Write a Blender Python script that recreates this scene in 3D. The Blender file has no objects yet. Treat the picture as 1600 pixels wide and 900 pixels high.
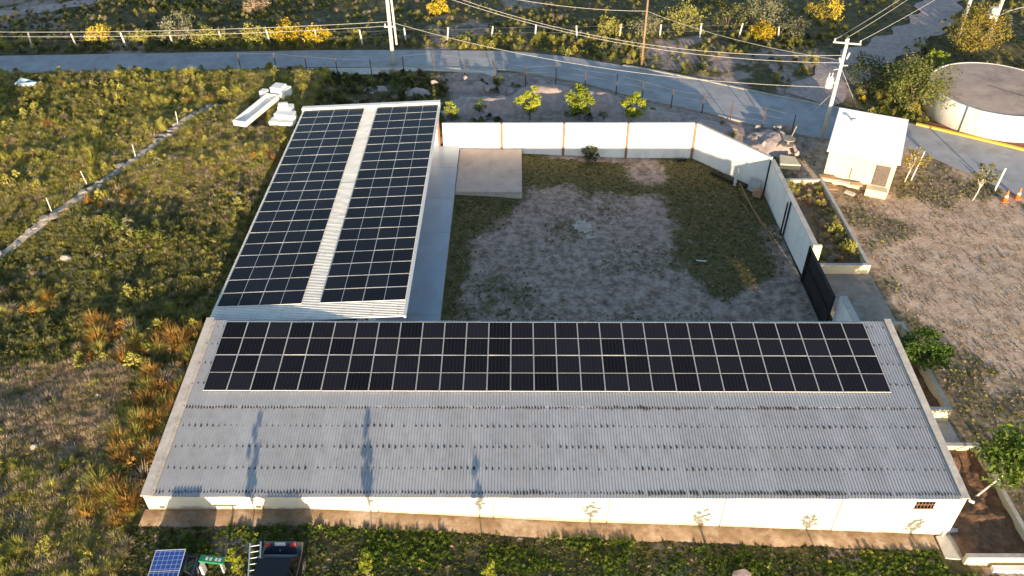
import bpy, math, random
import numpy as np
from mathutils import Vector, Matrix
random.seed(7); RNG = np.random.default_rng(11)
R = math.radians
scene = bpy.context.scene
COL = scene.collection

# ---------------------------------------------------------------- camera, sky, sun
cam_d = bpy.data.cameras.new('camera'); cam = bpy.data.objects.new('camera', cam_d); COL.objects.link(cam)
PITCH, ROLL, YAW = R(38.7258), R(-0.3144), R(0.5292)
fw = Vector((-math.sin(YAW)*math.cos(PITCH), math.cos(YAW)*math.cos(PITCH), -math.sin(PITCH)))
rt = Vector((math.cos(YAW), math.sin(YAW), 0)); up = rt.cross(fw)
rt2 = rt*math.cos(ROLL)+up*math.sin(ROLL); up2 = up*math.cos(ROLL)-rt*math.sin(ROLL)
M = Matrix((rt2, up2, -fw)).transposed().to_4x4(); M.translation = (0, 0, 32)
cam.matrix_world = M
cam_d.sensor_width = 36; cam_d.lens = 36*1275.02/1600; cam_d.clip_end = 2000
scene.camera = cam

SUN_EL, SUN_AZ = R(8.0), R(-8.5)          # light travels towards azimuth SUN_AZ (from +Y, clockwise)
world = bpy.data.worlds.new('World'); scene.world = world; world.use_nodes = True
wn = world.node_tree; bg = wn.nodes['Background']
sky = wn.nodes.new('ShaderNodeTexSky'); sky.sky_type = 'NISHITA'; sky.sun_disc = False
sky.sun_elevation = SUN_EL; sky.sun_rotation = SUN_AZ + math.pi
sky.air_density = 1.0; sky.dust_density = 0.6; sky.ozone_density = 1.5
wn.links.new(sky.outputs[0], bg.inputs[0]); bg.inputs[1].default_value = 0.15
sun_d = bpy.data.lights.new('sun', 'SUN'); sun = bpy.data.objects.new('sun', sun_d); COL.objects.link(sun)
sun_d.energy = 5.0; sun_d.angle = R(0.6); sun_d.color = (1.0, 0.78, 0.53)
sdir = Vector((math.sin(SUN_AZ)*math.cos(SUN_EL), math.cos(SUN_AZ)*math.cos(SUN_EL), -math.sin(SUN_EL)))
sun.rotation_euler = sdir.to_track_quat('-Z', 'Y').to_euler()
vs = scene.view_settings; vs.view_transform = 'Standard'; vs.look = 'None'; vs.exposure = 1.28; vs.gamma = 1
scene.render.engine = 'CYCLES'

# ---------------------------------------------------------------- noise and terrain
def _hash(ix, iy, s):
    h = (ix.astype(np.int64)*374761393 + iy.astype(np.int64)*668265263 + s*974711) & 0xffffffff
    h = ((h ^ (h >> 13))*1274126177) & 0xffffffff
    return ((h ^ (h >> 16)) & 0xffff)/65535.0
def vnoise(x, y, s=0):
    ix = np.floor(x); iy = np.floor(y); fx = x-ix; fy = y-iy
    fx = fx*fx*(3-2*fx); fy = fy*fy*(3-2*fy)
    a = _hash(ix, iy, s); b = _hash(ix+1, iy, s); c = _hash(ix, iy+1, s); d = _hash(ix+1, iy+1, s)
    return (a*(1-fx)+b*fx)*(1-fy)+(c*(1-fx)+d*fx)*fy
def fbm(x, y, s=0, o=4):
    t = 0; a = .5; n = 0
    for i in range(o):
        t = t+a*vnoise(x, y, s+i*17); n += a; x = x*2.03+5.1; y = y*2.03+1.7; a *= .5
    return t/n
def sst(a, b, x):
    t = np.clip((np.asarray(x, float)-a)/(b-a), 0, 1); return t*t*(3-2*t)
def box_mask(x, y, x0, x1, y0, y1, s):
    return sst(x0-s, x0+s, x)*(1-sst(x1-s, x1+s, x))*sst(y0-s, y0+s, y)*(1-sst(y1-s, y1+s, y))
ROAD_U = [(-110, 75.6), (-50, 75.3), (-25.6, 76.2), (-10, 76.9), (-.6, 76.9), (5, 75.6), (11.5, 73.0), (17, 70.4), (22.2, 67.5), (28, 64.6), (33.4, 61.7), (40, 57.5), (50, 51.2), (70, 39)]
ROAD_L = [(-110, 71.0), (-48, 70.8), (-24.6, 72.2), (-10, 72.9), (-.6, 72.5), (5.5, 70.1), (10.8, 66.7), (15.5, 64.4), (20.7, 61.3), (27, 58.6), (32, 56.9), (36.7, 50.6), (45, 45), (65, 32)]
def pol_y(pol, x): return np.interp(x, [p[0] for p in pol], [p[1] for p in pol])
def base_g(x, y):
    a = np.interp(x, [-80, -20, -16, -9, -3, 2.6, 9, 14, 19, 25, 45, 80], [1.4, 1.5, 1.55, 1.6, 1.15, .7, .4, .12, -.2, -.3, -.2, -.2])
    b = np.interp(x, [-80, -20, -6, 5, 20, 80], [.3, .35, .12, 0, -.1, 0])
    lf = 1-sst(-19, -14, x)
    k = sst(46, 68, y)*(1-lf)+sst(66.5, 70.8, y)*lf
    rise = lf*.55*sst(34, 62, y)*(1-sst(66.5, 70.8, y))
    return a+(b-a)*k+rise-.075*np.maximum(0, np.asarray(y, float)-80)*(1-sst(120, 200, y))
def bumps(x, y):
    du = y-pol_y(ROAD_U, x); dl = pol_y(ROAD_L, x)-y
    far = sst(.5, 5, du)
    left = sst(.3, 4, dl)*(1-sst(-18.5, -17, x))*sst(20, 26, y)
    lowl = (1-sst(-17.2, -16.6, x))*(1-sst(20, 26, y))*.6
    back = sst(.3, 2, dl)*sst(58.6, 60.5, y)*(1-sst(17, 20, x))*sst(-17, -12, x)
    right = sst(20, 24, x)*sst(.5, 3, dl)*.12
    n = fbm(x*.16, y*.16, 3)-.5; n2 = fbm(x*.6, y*.6, 9)-.5
    return (n*.95+n2*.35)*(far*.85+left+lowl)+(fbm(x*.3, y*.3, 5)-.35)*1.0*back+(n*1+n2*.6)*right
def ground_z(x, y):
    x = np.asarray(x, float); y = np.asarray(y, float)
    z = base_g(x, y)+bumps(x, y)
    z = z-2.0*box_mask(x, y, -15.6, 18.3, 23.2, 57.75, .35)
    return z
def court_z(x, y): return np.interp(x, [-6, -1.3, 3.6, 8.6, 13.8, 18.6], [-.05, -.3, -.55, -.78, -.8, -.62])+(fbm(np.asarray(x, float)*.5, np.asarray(y, float)*.5, 21)-.5)*.1
def gz(x, y): return float(ground_z(np.array([x]), np.array([y]))[0])

# ---------------------------------------------------------------- materials
MATS = {}
def mat(name, c1, c2=None, scale=4.0, rough=.8, metal=0.0, bump=0.0, bscale=None, spec=.3, stain=None, sscale=.6, samt=.5, detail=6.0):
    if name in MATS: return MATS[name]
    m = bpy.data.materials.new(name); m.use_nodes = True; nt = m.node_tree; p = nt.nodes['Principled BSDF']
    p.inputs['Roughness'].default_value = rough; p.inputs['Metallic'].default_value = metal
    p.inputs['Specular IOR Level'].default_value = spec
    tc = nt.nodes.new('ShaderNodeTexCoord')
    if c2 is None: c2 = tuple(v*.8 for v in c1)
    n = nt.nodes.new('ShaderNodeTexNoise'); n.inputs['Scale'].default_value = scale; n.inputs['Detail'].default_value = detail; n.inputs['Roughness'].default_value = .65
    nt.links.new(tc.outputs['Object'], n.inputs['Vector'])
    r = nt.nodes.new('ShaderNodeValToRGB'); r.color_ramp.elements[0].position = .35; r.color_ramp.elements[1].position = .65
    r.color_ramp.elements[0].color = (*c2, 1); r.color_ramp.elements[1].color = (*c1, 1)
    nt.links.new(n.outputs['Fac'], r.inputs['Fac']); out = r.outputs['Color']
    if stain:
        n2 = nt.nodes.new('ShaderNodeTexNoise'); n2.inputs['Scale'].default_value = sscale; n2.inputs['Detail'].default_value = 8; n2.inputs['Roughness'].default_value = .7
        mp = nt.nodes.new('ShaderNodeMapping'); mp.inputs['Scale'].default_value = (1.3, 1.3, .4); nt.links.new(tc.outputs['Object'], mp.inputs['Vector']); nt.links.new(mp.outputs[0], n2.inputs['Vector'])
        r2 = nt.nodes.new('ShaderNodeValToRGB'); r2.color_ramp.elements[0].position = .5; r2.color_ramp.elements[1].position = .68
        r2.color_ramp.elements[0].color = (0, 0, 0, 1); r2.color_ramp.elements[1].color = (samt, samt, samt, 1)
        nt.links.new(n2.outputs['Fac'], r2.inputs['Fac'])
        mx = nt.nodes.new('ShaderNodeMix'); mx.data_type = 'RGBA'
        nt.links.new(r2.outputs['Color'], mx.inputs['Factor']); nt.links.new(out, mx.inputs['A']); mx.inputs['B'].default_value = (*stain, 1)
        out = mx.outputs['Result']
    nt.links.new(out, p.inputs['Base Color'])
    if bump:
        b = nt.nodes.new('ShaderNodeBump'); b.inputs['Strength'].default_value = bump; b.inputs['Distance'].default_value = .05
        nb = nt.nodes.new('ShaderNodeTexNoise'); nb.inputs['Scale'].default_value = bscale or scale*3; nb.inputs['Detail'].default_value = 6
        nt.links.new(tc.outputs['Object'], nb.inputs['Vector']); nt.links.new(nb.outputs['Fac'], b.inputs['Height']); nt.links.new(b.outputs['Normal'], p.inputs['Normal'])
    MATS[name] = m; return m
def leaf_mat(name, c1, c2, c3=None, trans=.25):
    if name in MATS: return MATS[name]
    m = bpy.data.materials.new(name); m.use_nodes = True; nt = m.node_tree; p = nt.nodes['Principled BSDF']
    p.inputs['Roughness'].default_value = .6; p.inputs['Specular IOR Level'].default_value = .25
    oi = nt.nodes.new('ShaderNodeObjectInfo'); at = nt.nodes.new('ShaderNodeAttribute'); at.attribute_name = 'tone'
    ad = nt.nodes.new('ShaderNodeMath'); ad.operation = 'MULTIPLY_ADD'; ad.inputs[1].default_value = .55
    nt.links.new(oi.outputs['Random'], ad.inputs[0])
    m2 = nt.nodes.new('ShaderNodeMath'); m2.operation = 'MULTIPLY'; m2.inputs[1].default_value = .45
    nt.links.new(at.outputs['Fac'], m2.inputs[0]); nt.links.new(m2.outputs[0], ad.inputs[2])
    r = nt.nodes.new('ShaderNodeValToRGB'); e = r.color_ramp.elements
    e[0].position = .1; e[0].color = (*c1, 1); e[1].position = .9; e[1].color = (*(c3 or c2), 1)
    if c3: k = e.new(.5); k.color = (*c2, 1)
    nt.links.new(ad.outputs[0], r.inputs['Fac']); nt.links.new(r.outputs['Color'], p.inputs['Base Color'])
    t = nt.nodes.new('ShaderNodeBsdfTranslucent'); nt.links.new(r.outputs['Color'], t.inputs['Color'])
    mx = nt.nodes.new('ShaderNodeMixShader'); mx.inputs[0].default_value = trans
    nt.links.new(p.outputs[0], mx.inputs[1]); nt.links.new(t.outputs[0], mx.inputs[2])
    nt.links.new(mx.outputs[0], nt.nodes['Material Output'].inputs['Surface'])
    MATS[name] = m; return m

WHITE = mat('white_paint', (.76, .70, .57), (.70, .64, .51), 1.2, .85, stain=(.62, .52, .38), sscale=.5, samt=.35, bump=.1)
def splash(m):
    nt = m.node_tree; p = nt.nodes['Principled BSDF']; old = p.inputs['Base Color'].links[0].from_socket
    tc = nt.nodes.new('ShaderNodeTexCoord'); sp = nt.nodes.new('ShaderNodeSeparateXYZ'); nt.links.new(tc.outputs['Object'], sp.inputs[0])
    def mth(op, a, b):
        k = nt.nodes.new('ShaderNodeMath'); k.operation = op
        for i, v in enumerate((a, b)):
            if isinstance(v, (int, float)): k.inputs[i].default_value = v
            else: nt.links.new(v, k.inputs[i])
        return k.outputs[0]
    gl = mth('MINIMUM', mth('ADD', mth('MULTIPLY', sp.outputs['X'], -.0643), .93), 1.62)   # height of the soil along the wall
    n = nt.nodes.new('ShaderNodeTexNoise'); n.inputs['Scale'].default_value = 1.4; n.inputs['Detail'].default_value = 8; n.inputs['Roughness'].default_value = .7
    nt.links.new(tc.outputs['Object'], n.inputs['Vector'])
    h = mth('SUBTRACT', mth('SUBTRACT', sp.outputs['Z'], gl), mth('MULTIPLY', n.outputs['Fac'], .75))
    mr = nt.nodes.new('ShaderNodeMapRange'); mr.inputs['From Min'].default_value = -.30; mr.inputs['From Max'].default_value = -.12; mr.inputs['To Min'].default_value = .9; mr.inputs['To Max'].default_value = 0
    nt.links.new(h, mr.inputs['Value'])
    mx = nt.nodes.new('ShaderNodeMix'); mx.data_type = 'RGBA'; nt.links.new(mr.outputs['Result'], mx.inputs['Factor']); nt.links.new(old, mx.inputs['A']); mx.inputs['B'].default_value = (.36, .25, .15, 1)
    nt.links.new(mx.outputs['Result'], p.inputs['Base Color'])
splash(WHITE)
WHITE2 = mat('white_render', (.80, .79, .76), (.73, .72, .69), 1.5, .85, stain=(.5, .45, .38), sscale=.5, samt=.5, bump=.08)
CREAM = mat('cream_render', (.70, .60, .41), (.60, .51, .34), .9, .9, stain=(.5, .42, .3), sscale=.8, samt=.4, bump=.15)
CONC = mat('concrete', (.42, .40, .36), (.32, .30, .27), 1.8, .9, stain=(.2, .18, .15), sscale=.9, samt=.5, bump=.2)
CONC_L = mat('pale_concrete', (.52, .50, .45), (.44, .41, .36), 2.5, .9, stain=(.3, .26, .2), sscale=1.1, samt=.5, bump=.15)
PARAP = mat('parapet_mortar', (.50, .46, .42), (.38, .35, .32), 1.6, .92, stain=(.24, .2, .17), sscale=1.4, samt=.5, bump=.25)
WALKM = mat('smooth_concrete_floor', (.36, .43, .51), (.31, .37, .45), .7, .32, stain=(.26, .25, .23), sscale=.35, samt=.45, bump=.05, spec=.4)
GALV = mat('galvanised_sheet', (.445, .455, .475), (.37, .38, .40), 1.1, .5, .35, stain=(.27, .265, .26), sscale=.38, samt=.7, spec=.4)
GALV_B = mat('galvanised_sheet_dull', (.415, .425, .445), (.345, .355, .375), 1.3, .55, .3, stain=(.25, .24, .235), sscale=.5, samt=.75, spec=.4)
GALV_C = mat('galvanised_sheet_pale', (.47, .48, .50), (.40, .41, .43), .9, .48, .35, stain=(.29, .28, .27), sscale=.45, samt=.7, spec=.4)
GALV2 = mat('pale_galvanised_sheet', (.66, .65, .62), (.58, .57, .54), 1.1, .5, .3, stain=(.45, .42, .38), sscale=.6, samt=.4, spec=.4)
SEAL = mat('black_sealant', (.025, .024, .024), (.05, .045, .045), 9, .6)
ALU = mat('aluminium', (.74, .73, .70), (.66, .65, .63), 3, .42, .35)
STEEL_B = mat('black_steel', (.012, .012, .013), (.02, .02, .021), 2, .6, .0)
REDP = mat('red_oxide_paint', (.38, .13, .08), (.30, .10, .06), 3, .7)
BROWNC = mat('brown_painted_column', (.30, .17, .11), (.22, .12, .08), 3, .8)
WOOD = mat('weathered_wood', (.30, .20, .12), (.20, .13, .08), 5, .9, bump=.2)
POLEC = mat('concrete_pole', (.62, .60, .56), (.5, .48, .45), 3, .85)
RUSTP = mat('rusty_post', (.12, .075, .05), (.07, .05, .04), 6, .9)
WPOST = mat('whitewashed_post', (.66, .64, .60), (.5, .48, .45), 5, .9)
CABLE = mat('pale_cable', (.5, .48, .44), (.42, .4, .37), 5, .6)
GALVC = mat('grey_hardware', (.45, .45, .44), (.36, .36, .35), 6, .5, .4)
DIRT = mat('loose_dirt', (.42, .335, .31), (.28, .215, .195), 2.2, .95, stain=(.50, .43, .40), sscale=1.0, samt=.6, bump=.7, bscale=5)
SOIL = mat('brown_soil', (.24, .13, .07), (.11, .06, .035), 3.5, .95, bump=.8, bscale=6)
STONE = mat('pale_stone', (.34, .30, .26), (.22, .19, .165), 3, .9, bump=.4)
ROADM = mat('worn_road_concrete', (.37, .37, .38), (.29, .29, .30), .8, .85, stain=(.20, .19, .185), sscale=.3, samt=.7, bump=.12)
YEL = mat('yellow_kerb_paint', (.70, .46, .05), (.55, .36, .06), 4, .75, stain=(.35, .3, .24), sscale=1.5, samt=.4)
BARK = mat('bark', (.20, .15, .11), (.11, .08, .06), 8, .95)
TRUNKW = mat('limewashed_trunk', (.62, .58, .5), (.5, .46, .4), 6, .9)
ORANGE = mat('orange_plastic', (.75, .17, .03), (.65, .14, .03), 3, .5)
CARB = mat('dark_blue_car_paint', (.012, .02, .05), (.010, .016, .042), 1, .22, .4, spec=.6)
CARK = mat('black_car_paint', (.012, .014, .02), (.010, .012, .017), 1, .22, .4, spec=.6)
GLASSK = mat('dark_window_glass', (.008, .009, .011), (.006, .007, .009), 1, .06, 0, spec=.6)
TYRE = mat('tyre_rubber', (.02, .02, .02), (.03, .03, .03), 6, .9)
TAIL = mat('red_lamp_lens', (.55, .05, .04), (.45, .04, .03), 4, .2, spec=.6)
CHROME = mat('silver_trim', (.6, .6, .6), (.5, .5, .5), 4, .25, .8)
GREENB = mat('green_board', (.03, .22, .12), (.02, .17, .09), 3, .55)
TANKTOP = mat('tank_roof_concrete', (.50, .38, .30), (.36, .27, .22), .55, .95, stain=(.14, .11, .09), sscale=.4, samt=.6, bump=.2)
REDDIRT = mat('reddish_soil', (.30, .12, .06), (.20, .08, .04), 2, .95, bump=.4)
LOUV = mat('brown_louvre', (.16, .13, .11), (.11, .09, .075), 5, .7)
BOXMAT = mat('cardboard', (.42, .27, .16), (.32, .2, .12), 3, .9)

def panel_mat(name, vert, col, line):
    m = bpy.data.materials.new(name); m.use_nodes = True; nt = m.node_tree; p = nt.nodes['Principled BSDF']
    p.inputs['Roughness'].default_value = .2; p.inputs['Specular IOR Level'].default_value = .11
    tc = nt.nodes.new('ShaderNodeTexCoord'); sp = nt.nodes.new('ShaderNodeSeparateXYZ'); nt.links.new(tc.outputs['Object'], sp.inputs[0])
    def lines(sock, pitch, w):
        a = nt.nodes.new('ShaderNodeMath'); a.operation = 'PINGPONG'; a.inputs[1].default_value = pitch/2; nt.links.new(sock, a.inputs[0])
        b = nt.nodes.new('ShaderNodeMath'); b.operation = 'LESS_THAN'; b.inputs[1].default_value = w/2; nt.links.new(a.outputs[0], b.inputs[0]); return b.outputs[0]
    la = lines(sp.outputs['X'], .182, .014); lb = lines(sp.outputs['Y'], .0925, .004)
    mxm = nt.nodes.new('ShaderNodeMath'); mxm.operation = 'MAXIMUM'; nt.links.new(la, mxm.inputs[0]); nt.links.new(lb, mxm.inputs[1])
    oi = nt.nodes.new('ShaderNodeObjectInfo')
    r = nt.nodes.new('ShaderNodeValToRGB'); r.color_ramp.elements[0].color = (*[v*.6 for v in col], 1); r.color_ramp.elements[1].color = (*[v*1.8 for v in col], 1)
    nt.links.new(oi.outputs['Random'], r.inputs['Fac'])
    mx = nt.nodes.new('ShaderNodeMix'); mx.data_type = 'RGBA'; nt.links.new(mxm.outputs[0], mx.inputs['Factor']); nt.links.new(r.outputs['Color'], mx.inputs['A']); mx.inputs['B'].default_value = (*line, 1)
    nt.links.new(mx.outputs['Result'], p.inputs['Base Color'])
    MATS[name] = m; return m
PV = panel_mat('black_solar_glass', True, (.0075, .0075, .011), (.030, .028, .030))

# ---------------------------------------------------------------- mesh helpers
class MB:
    def __init__(s): s.v = []; s.f = []
    def add(s, vs, fs):
        o = len(s.v); s.v += [tuple(v) for v in vs]; s.f += [tuple(i+o for i in f) for f in fs]; return s
    def box(s, c, d, rz=0, rx=0):
        x, y, z = d[0]/2, d[1]/2, d[2]/2
        m = Matrix.Translation(c) @ Matrix.Rotation(rz, 4, 'Z') @ Matrix.Rotation(rx, 4, 'X')
        vs = [m @ Vector(p) for p in ((-x,-y,-z),(x,-y,-z),(x,y,-z),(-x,y,-z),(-x,-y,z),(x,-y,z),(x,y,z),(-x,y,z))]
        return s.add(vs, [(0,3,2,1),(4,5,6,7),(0,1,5,4),(1,2,6,5),(2,3,7,6),(3,0,4,7)])
    def box2(s, a, b):
        return s.box([(a[i]+b[i])/2 for i in range(3)], [abs(b[i]-a[i]) for i in range(3)])
    def hexa(s, b4, t4):     # bottom 4 ccw, top 4 ccw
        return s.add(list(b4)+list(t4), [(0,3,2,1),(4,5,6,7),(0,1,5,4),(1,2,6,5),(2,3,7,6),(3,0,4,7)])
    def prism(s, pts, z0, z1):   # pts ccw list of (x, y); z may be callables
        n = len(pts); f0 = z0 if callable(z0) else (lambda x, y: z0); f1 = z1 if callable(z1) else (lambda x, y: z1)
        vs = [(x, y, f0(x, y)) for x, y in pts]+[(x, y, f1(x, y)) for x, y in pts]
        return s.add(vs, [tuple(range(n-1, -1, -1)), tuple(range(n, 2*n))]+[(i, (i+1) % n, n+(i+1) % n, n+i) for i in range(n)])
    def tube(s, pts, rad, n=6, cap=True):
        pts = [Vector(p) for p in pts]; rad = rad if isinstance(rad, (list, tuple)) else [rad]*len(pts)
        vs = []; k = len(pts)
        for i, p in enumerate(pts):
            t = (pts[min(i+1, k-1)]-pts[max(i-1, 0)]).normalized()
            a = t.orthogonal().normalized() if i == 0 else (a-t*a.dot(t)).normalized()
            b = t.cross(a)
            vs += [p+(a*math.cos(2*math.pi*j/n)+b*math.sin(2*math.pi*j/n))*rad[i] for j in range(n)]
        fs = [(i*n+j, i*n+(j+1) % n, (i+1)*n+(j+1) % n, (i+1)*n+j) for i in range(k-1) for j in range(n)]
        if cap: fs += [tuple(range(n-1, -1, -1)), tuple((k-1)*n+j for j in range(n))]
        return s.add(vs, fs)
    def lathe(s, prof, c=(0, 0, 0), n=24):
        vs = [(c[0]+r*math.cos(2*math.pi*j/n), c[1]+r*math.sin(2*math.pi*j/n), c[2]+z) for r, z in prof for j in range(n)]
        k = len(prof); fs = [(i*n+j, i*n+(j+1) % n, (i+1)*n+(j+1) % n, (i+1)*n+j) for i in range(k-1) for j in range(n)]
        fs += [tuple(range(n-1, -1, -1)), tuple((k-1)*n+j for j in range(n))]
        return s.add(vs, fs)
    def mesh(s, name, m, org=(0, 0, 0), smooth=False, bevel=0):
        me = bpy.data.meshes.new(name); me.from_pydata([(v[0]-org[0], v[1]-org[1], v[2]-org[2]) for v in s.v], [], s.f)
        me.materials.append(m); me.update()
        if smooth: me.polygons.foreach_set('use_smooth', [True]*len(me.polygons))
        return me
ORG = {}
def link(o, parent=None):
    COL.objects.link(o)
    if parent: o.parent = parent
    return o
def setp(o, label=None, cat=None, group=None, kind=None):
    if label: o['label'] = label
    if cat: o['category'] = cat
    if group: o['group'] = group
    if kind: o['kind'] = kind
    return o
def thing(name, label, cat, loc, group=None):
    o = bpy.data.objects.new(name, None); o.empty_display_size = .2; o.location = loc; ORG[o.name] = tuple(loc)
    return setp(link(o), label, cat, group)
def part(name, mb, m, parent, smooth=False, label=None, kind=None):
    org = ORG[parent.name]
    o = link(bpy.data.objects.new(name, mb.mesh(name, m, org, smooth)), parent); ORG[o.name] = org
    return setp(o, label, None, None, kind)
def solo(name, mb, m, label, cat, loc=(0, 0, 0), group=None, smooth=False):
    o = link(bpy.data.objects.new(name, mb.mesh(name, m, loc, smooth))); o.location = loc; ORG[o.name] = tuple(loc)
    return setp(o, label, cat, group)
def struct(name, mb, m, smooth=False, kind='structure'):
    o = link(bpy.data.objects.new(name, mb.mesh(name, m, (0, 0, 0), smooth))); ORG[o.name] = (0, 0, 0)
    o['kind'] = kind; return o
def piece(name, me, parent, loc, rot=(0, 0, 0), sc=(1, 1, 1)):
    o = link(bpy.data.objects.new(name, me), parent); o.location = loc; o.rotation_euler = rot; o.scale = sc; return o
ORD = ['first','second','third','fourth','fifth','sixth','seventh','eighth','ninth','tenth','eleventh','twelfth','thirteenth','fourteenth','fifteenth','sixteenth','seventeenth','eighteenth','nineteenth','twentieth','twenty-first','twenty-second','twenty-third','twenty-fourth','twenty-fifth','twenty-sixth','twenty-seventh','twenty-eighth','twenty-ninth']

# ---------------------------------------------------------------- ground sheet
def axis(segs):
    out = []
    for a, b, st in segs: out += list(np.arange(a, b, st))
    return np.array(out+[segs[-1][1]])
GX = axis([(-600, -120, 40), (-120, -62, 4), (-62, 52, .5), (52, 120, 4), (120, 600, 40)])
GY = axis([(-300, 0, 30), (0, 12, 2), (12, 96, .5), (96, 140, 4), (140, 900, 40)])
def grid_mesh(name, X, Y, zf, m):
    xx, yy = np.meshgrid(X, Y); zz = zf(xx, yy); nx, ny = len(X), len(Y)
    v = np.stack([xx.ravel(), yy.ravel(), zz.ravel()], 1)
    i = np.arange((ny-1)*(nx-1)); r = i//(nx-1); c = i % (nx-1); a = r*nx+c
    f = np.stack([a, a+1, a+nx+1, a+nx], 1)
    me = bpy.data.meshes.new(name); me.from_pydata(v.tolist(), [], f.tolist()); me.materials.append(m)
    me.polygons.foreach_set('use_smooth', [True]*len(me.polygons)); me.update()
    return me, xx.ravel(), yy.ravel()
def zone_fields(x, y):
    """vegetated / dry-tan / pale dirt weights of the ground"""
    right = sst(19, 21, x)*(1-sst(0, 1.5, y-pol_y(ROAD_L, x)+.0))
    nz = fbm(x*.13, y*.13, 41); nz2 = fbm(x*.4, y*.4, 43)
    dry = right*np.clip(1.15-.75*sst(.52, .66, nz), 0, 1)
    dry = np.maximum(dry, .6*box_mask(x, y, -30, -19.8, 24.5, 31.5, 1.3)*sst(.35, .5, nz2+.08))
    back = box_mask(x, y, -6, 24, 57.4, 72, 1.5)*(y < pol_y(ROAD_L, x)+.5)
    pale = np.clip(back*1.0+.7*sst(.6, .72, nz)*(x < 19)*np.where((x < -16)&(y < 72), np.where(y < 33, 0, .3), 1), 0, 1)
    pale = np.maximum(pale, .9*box_mask(x, y, 12, 30, 66, 78, 2)*(y > pol_y(ROAD_U, x)-.5)*sst(.35, .55, nz2))
    return dry, pale
def ground_material():
    m = bpy.data.materials.new('field_ground'); m.use_nodes = True; nt = m.node_tree; p = nt.nodes['Principled BSDF']
    p.inputs['Roughness'].default_value = .95; p.inputs['Specular IOR Level'].default_value = .1
    tc = nt.nodes.new('ShaderNodeTexCoord')
    def noise(s, d=8, rr=.65):
        n = nt.nodes.new('ShaderNodeTexNoise'); n.inputs['Scale'].default_value = s; n.inputs['Detail'].default_value = d; n.inputs['Roughness'].default_value = rr
        nt.links.new(tc.outputs['Object'], n.inputs['Vector']); return n.outputs['Fac']
    def ramp(f, stops):
        r = nt.nodes.new('ShaderNodeValToRGB'); e = r.color_ramp.elements
        e[0].position, e[0].color = stops[0][0], (*stops[0][1], 1); e[1].position, e[1].color = stops[-1][0], (*stops[-1][1], 1)
        for q, cc in stops[1:-1]: k = e.new(q); k.color = (*cc, 1)
        nt.links.new(f, r.inputs['Fac']); return r.outputs['Color']
    veg = ramp(noise(1.6), [(.3, (.045, .040, .022)), (.48, (.09, .080, .040)), (.6, (.14, .118, .060)), (.75, (.21, .165, .10))])
    dry = ramp(noise(1.5, 10, .68), [(.30, (.26, .175, .115)), (.45, (.45, .315, .22)), (.58, (.56, .41, .30)), (.72, (.62, .48, .37))])
    pal = ramp(noise(1.9), [(.3, (.17, .13, .115)), (.5, (.30, .235, .205)), (.7, (.42, .35, .32))])
    def mix(fac, a, b):
        mx = nt.nodes.new('ShaderNodeMix'); mx.data_type = 'RGBA'; nt.links.new(fac, mx.inputs['Factor']); nt.links.new(a, mx.inputs['A']); nt.links.new(b, mx.inputs['B']); return mx.outputs['Result']
    def at(n):
        a = nt.nodes.new('ShaderNodeAttribute'); a.attribute_name = n; 
        k = nt.nodes.new('ShaderNodeMath'); k.operation = 'ADD'; nt.links.new(a.outputs['Fac'], k.inputs[0])
        k2 = nt.nodes.new('ShaderNodeMath'); k2.operation = 'MULTIPLY_ADD'; k2.inputs[1].default_value = .9; k2.inputs[2].default_value = -.45
        nt.links.new(noise(3.1), k2.inputs[0]); nt.links.new(k2.outputs[0], k.inputs[1]); k.use_clamp = True
        s = nt.nodes.new('ShaderNodeMapRange'); s.interpolation_type = 'SMOOTHSTEP'; s.inputs['From Min'].default_value = .25; s.inputs['From Max'].default_value = .75
        nt.links.new(k.outputs[0], s.inputs['Value']); return s.outputs['Result']
    col = mix(at('pale'), mix(at('dry'), veg, dry), pal)
    nt.links.new(col, p.inputs['Base Color'])
    b = nt.nodes.new('ShaderNodeBump'); b.inputs['Strength'].default_value = .6; b.inputs['Distance'].default_value = .06
    nt.links.new(noise(5, 8), b.inputs['Height']); nt.links.new(b.outputs['Normal'], p.inputs['Normal'])
    return m
GROUNDM = ground_material()
me, gx, gy = grid_mesh('ground', GX, GY, ground_z, GROUNDM)
dry, pale = zone_fields(gx, gy)
for nme, arr in (('dry', dry), ('pale', pale)):
    a = me.attributes.new(nme, 'FLOAT', 'POINT'); a.data.foreach_set('value', arr.astype(np.float32))
setp(link(bpy.data.objects.new('ground', me)), kind='structure')

# ---------------------------------------------------------------- road, kerbs, paths
def strip(pu, pl, dz, xs, rows=6, zf=None):
    mb = MB(); vs = []; zf = zf or base_g
    for x in xs:
        yu, yl = pol_y(pu, x), pol_y(pl, x)
        for j in range(rows+1):
            y = yl+(yu-yl)*j/rows; vs.append((x, y, float(zf(x, y))+dz))
    n = rows+1; fs = [(i*n+j, (i+1)*n+j, (i+1)*n+j+1, i*n+j+1) for i in range(len(xs)-1) for j in range(rows)]
    return mb.add(vs, fs)
struct('road', strip(ROAD_U, ROAD_L, .05, np.arange(-110, 66, 1.0)), ROADM, True)
def kerb_line(pol, x0, x1, w, h, m, name, dz=0.0):
    xs = np.arange(x0, x1, 1.0); mb = MB()
    for a, b in zip(xs[:-1], xs[1:]):
        p = Vector((a, pol_y(pol, a), 0)); q = Vector((b, pol_y(pol, b), 0)); t = (q-p).normalized(); nn = Vector((-t.y, t.x, 0))*w/2
        za, zb = float(base_g(p.x, p.y))+dz, float(base_g(q.x, q.y))+dz
        b4 = [p-nn, q-nn, q+nn, p+nn]; zz = [za, zb, zb, za]
        mb.hexa([(v.x, v.y, z-.2) for v, z in zip(b4, zz)], [(v.x, v.y, z+h) for v, z in zip(b4, zz)])
    return struct(name, mb, m)
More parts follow.
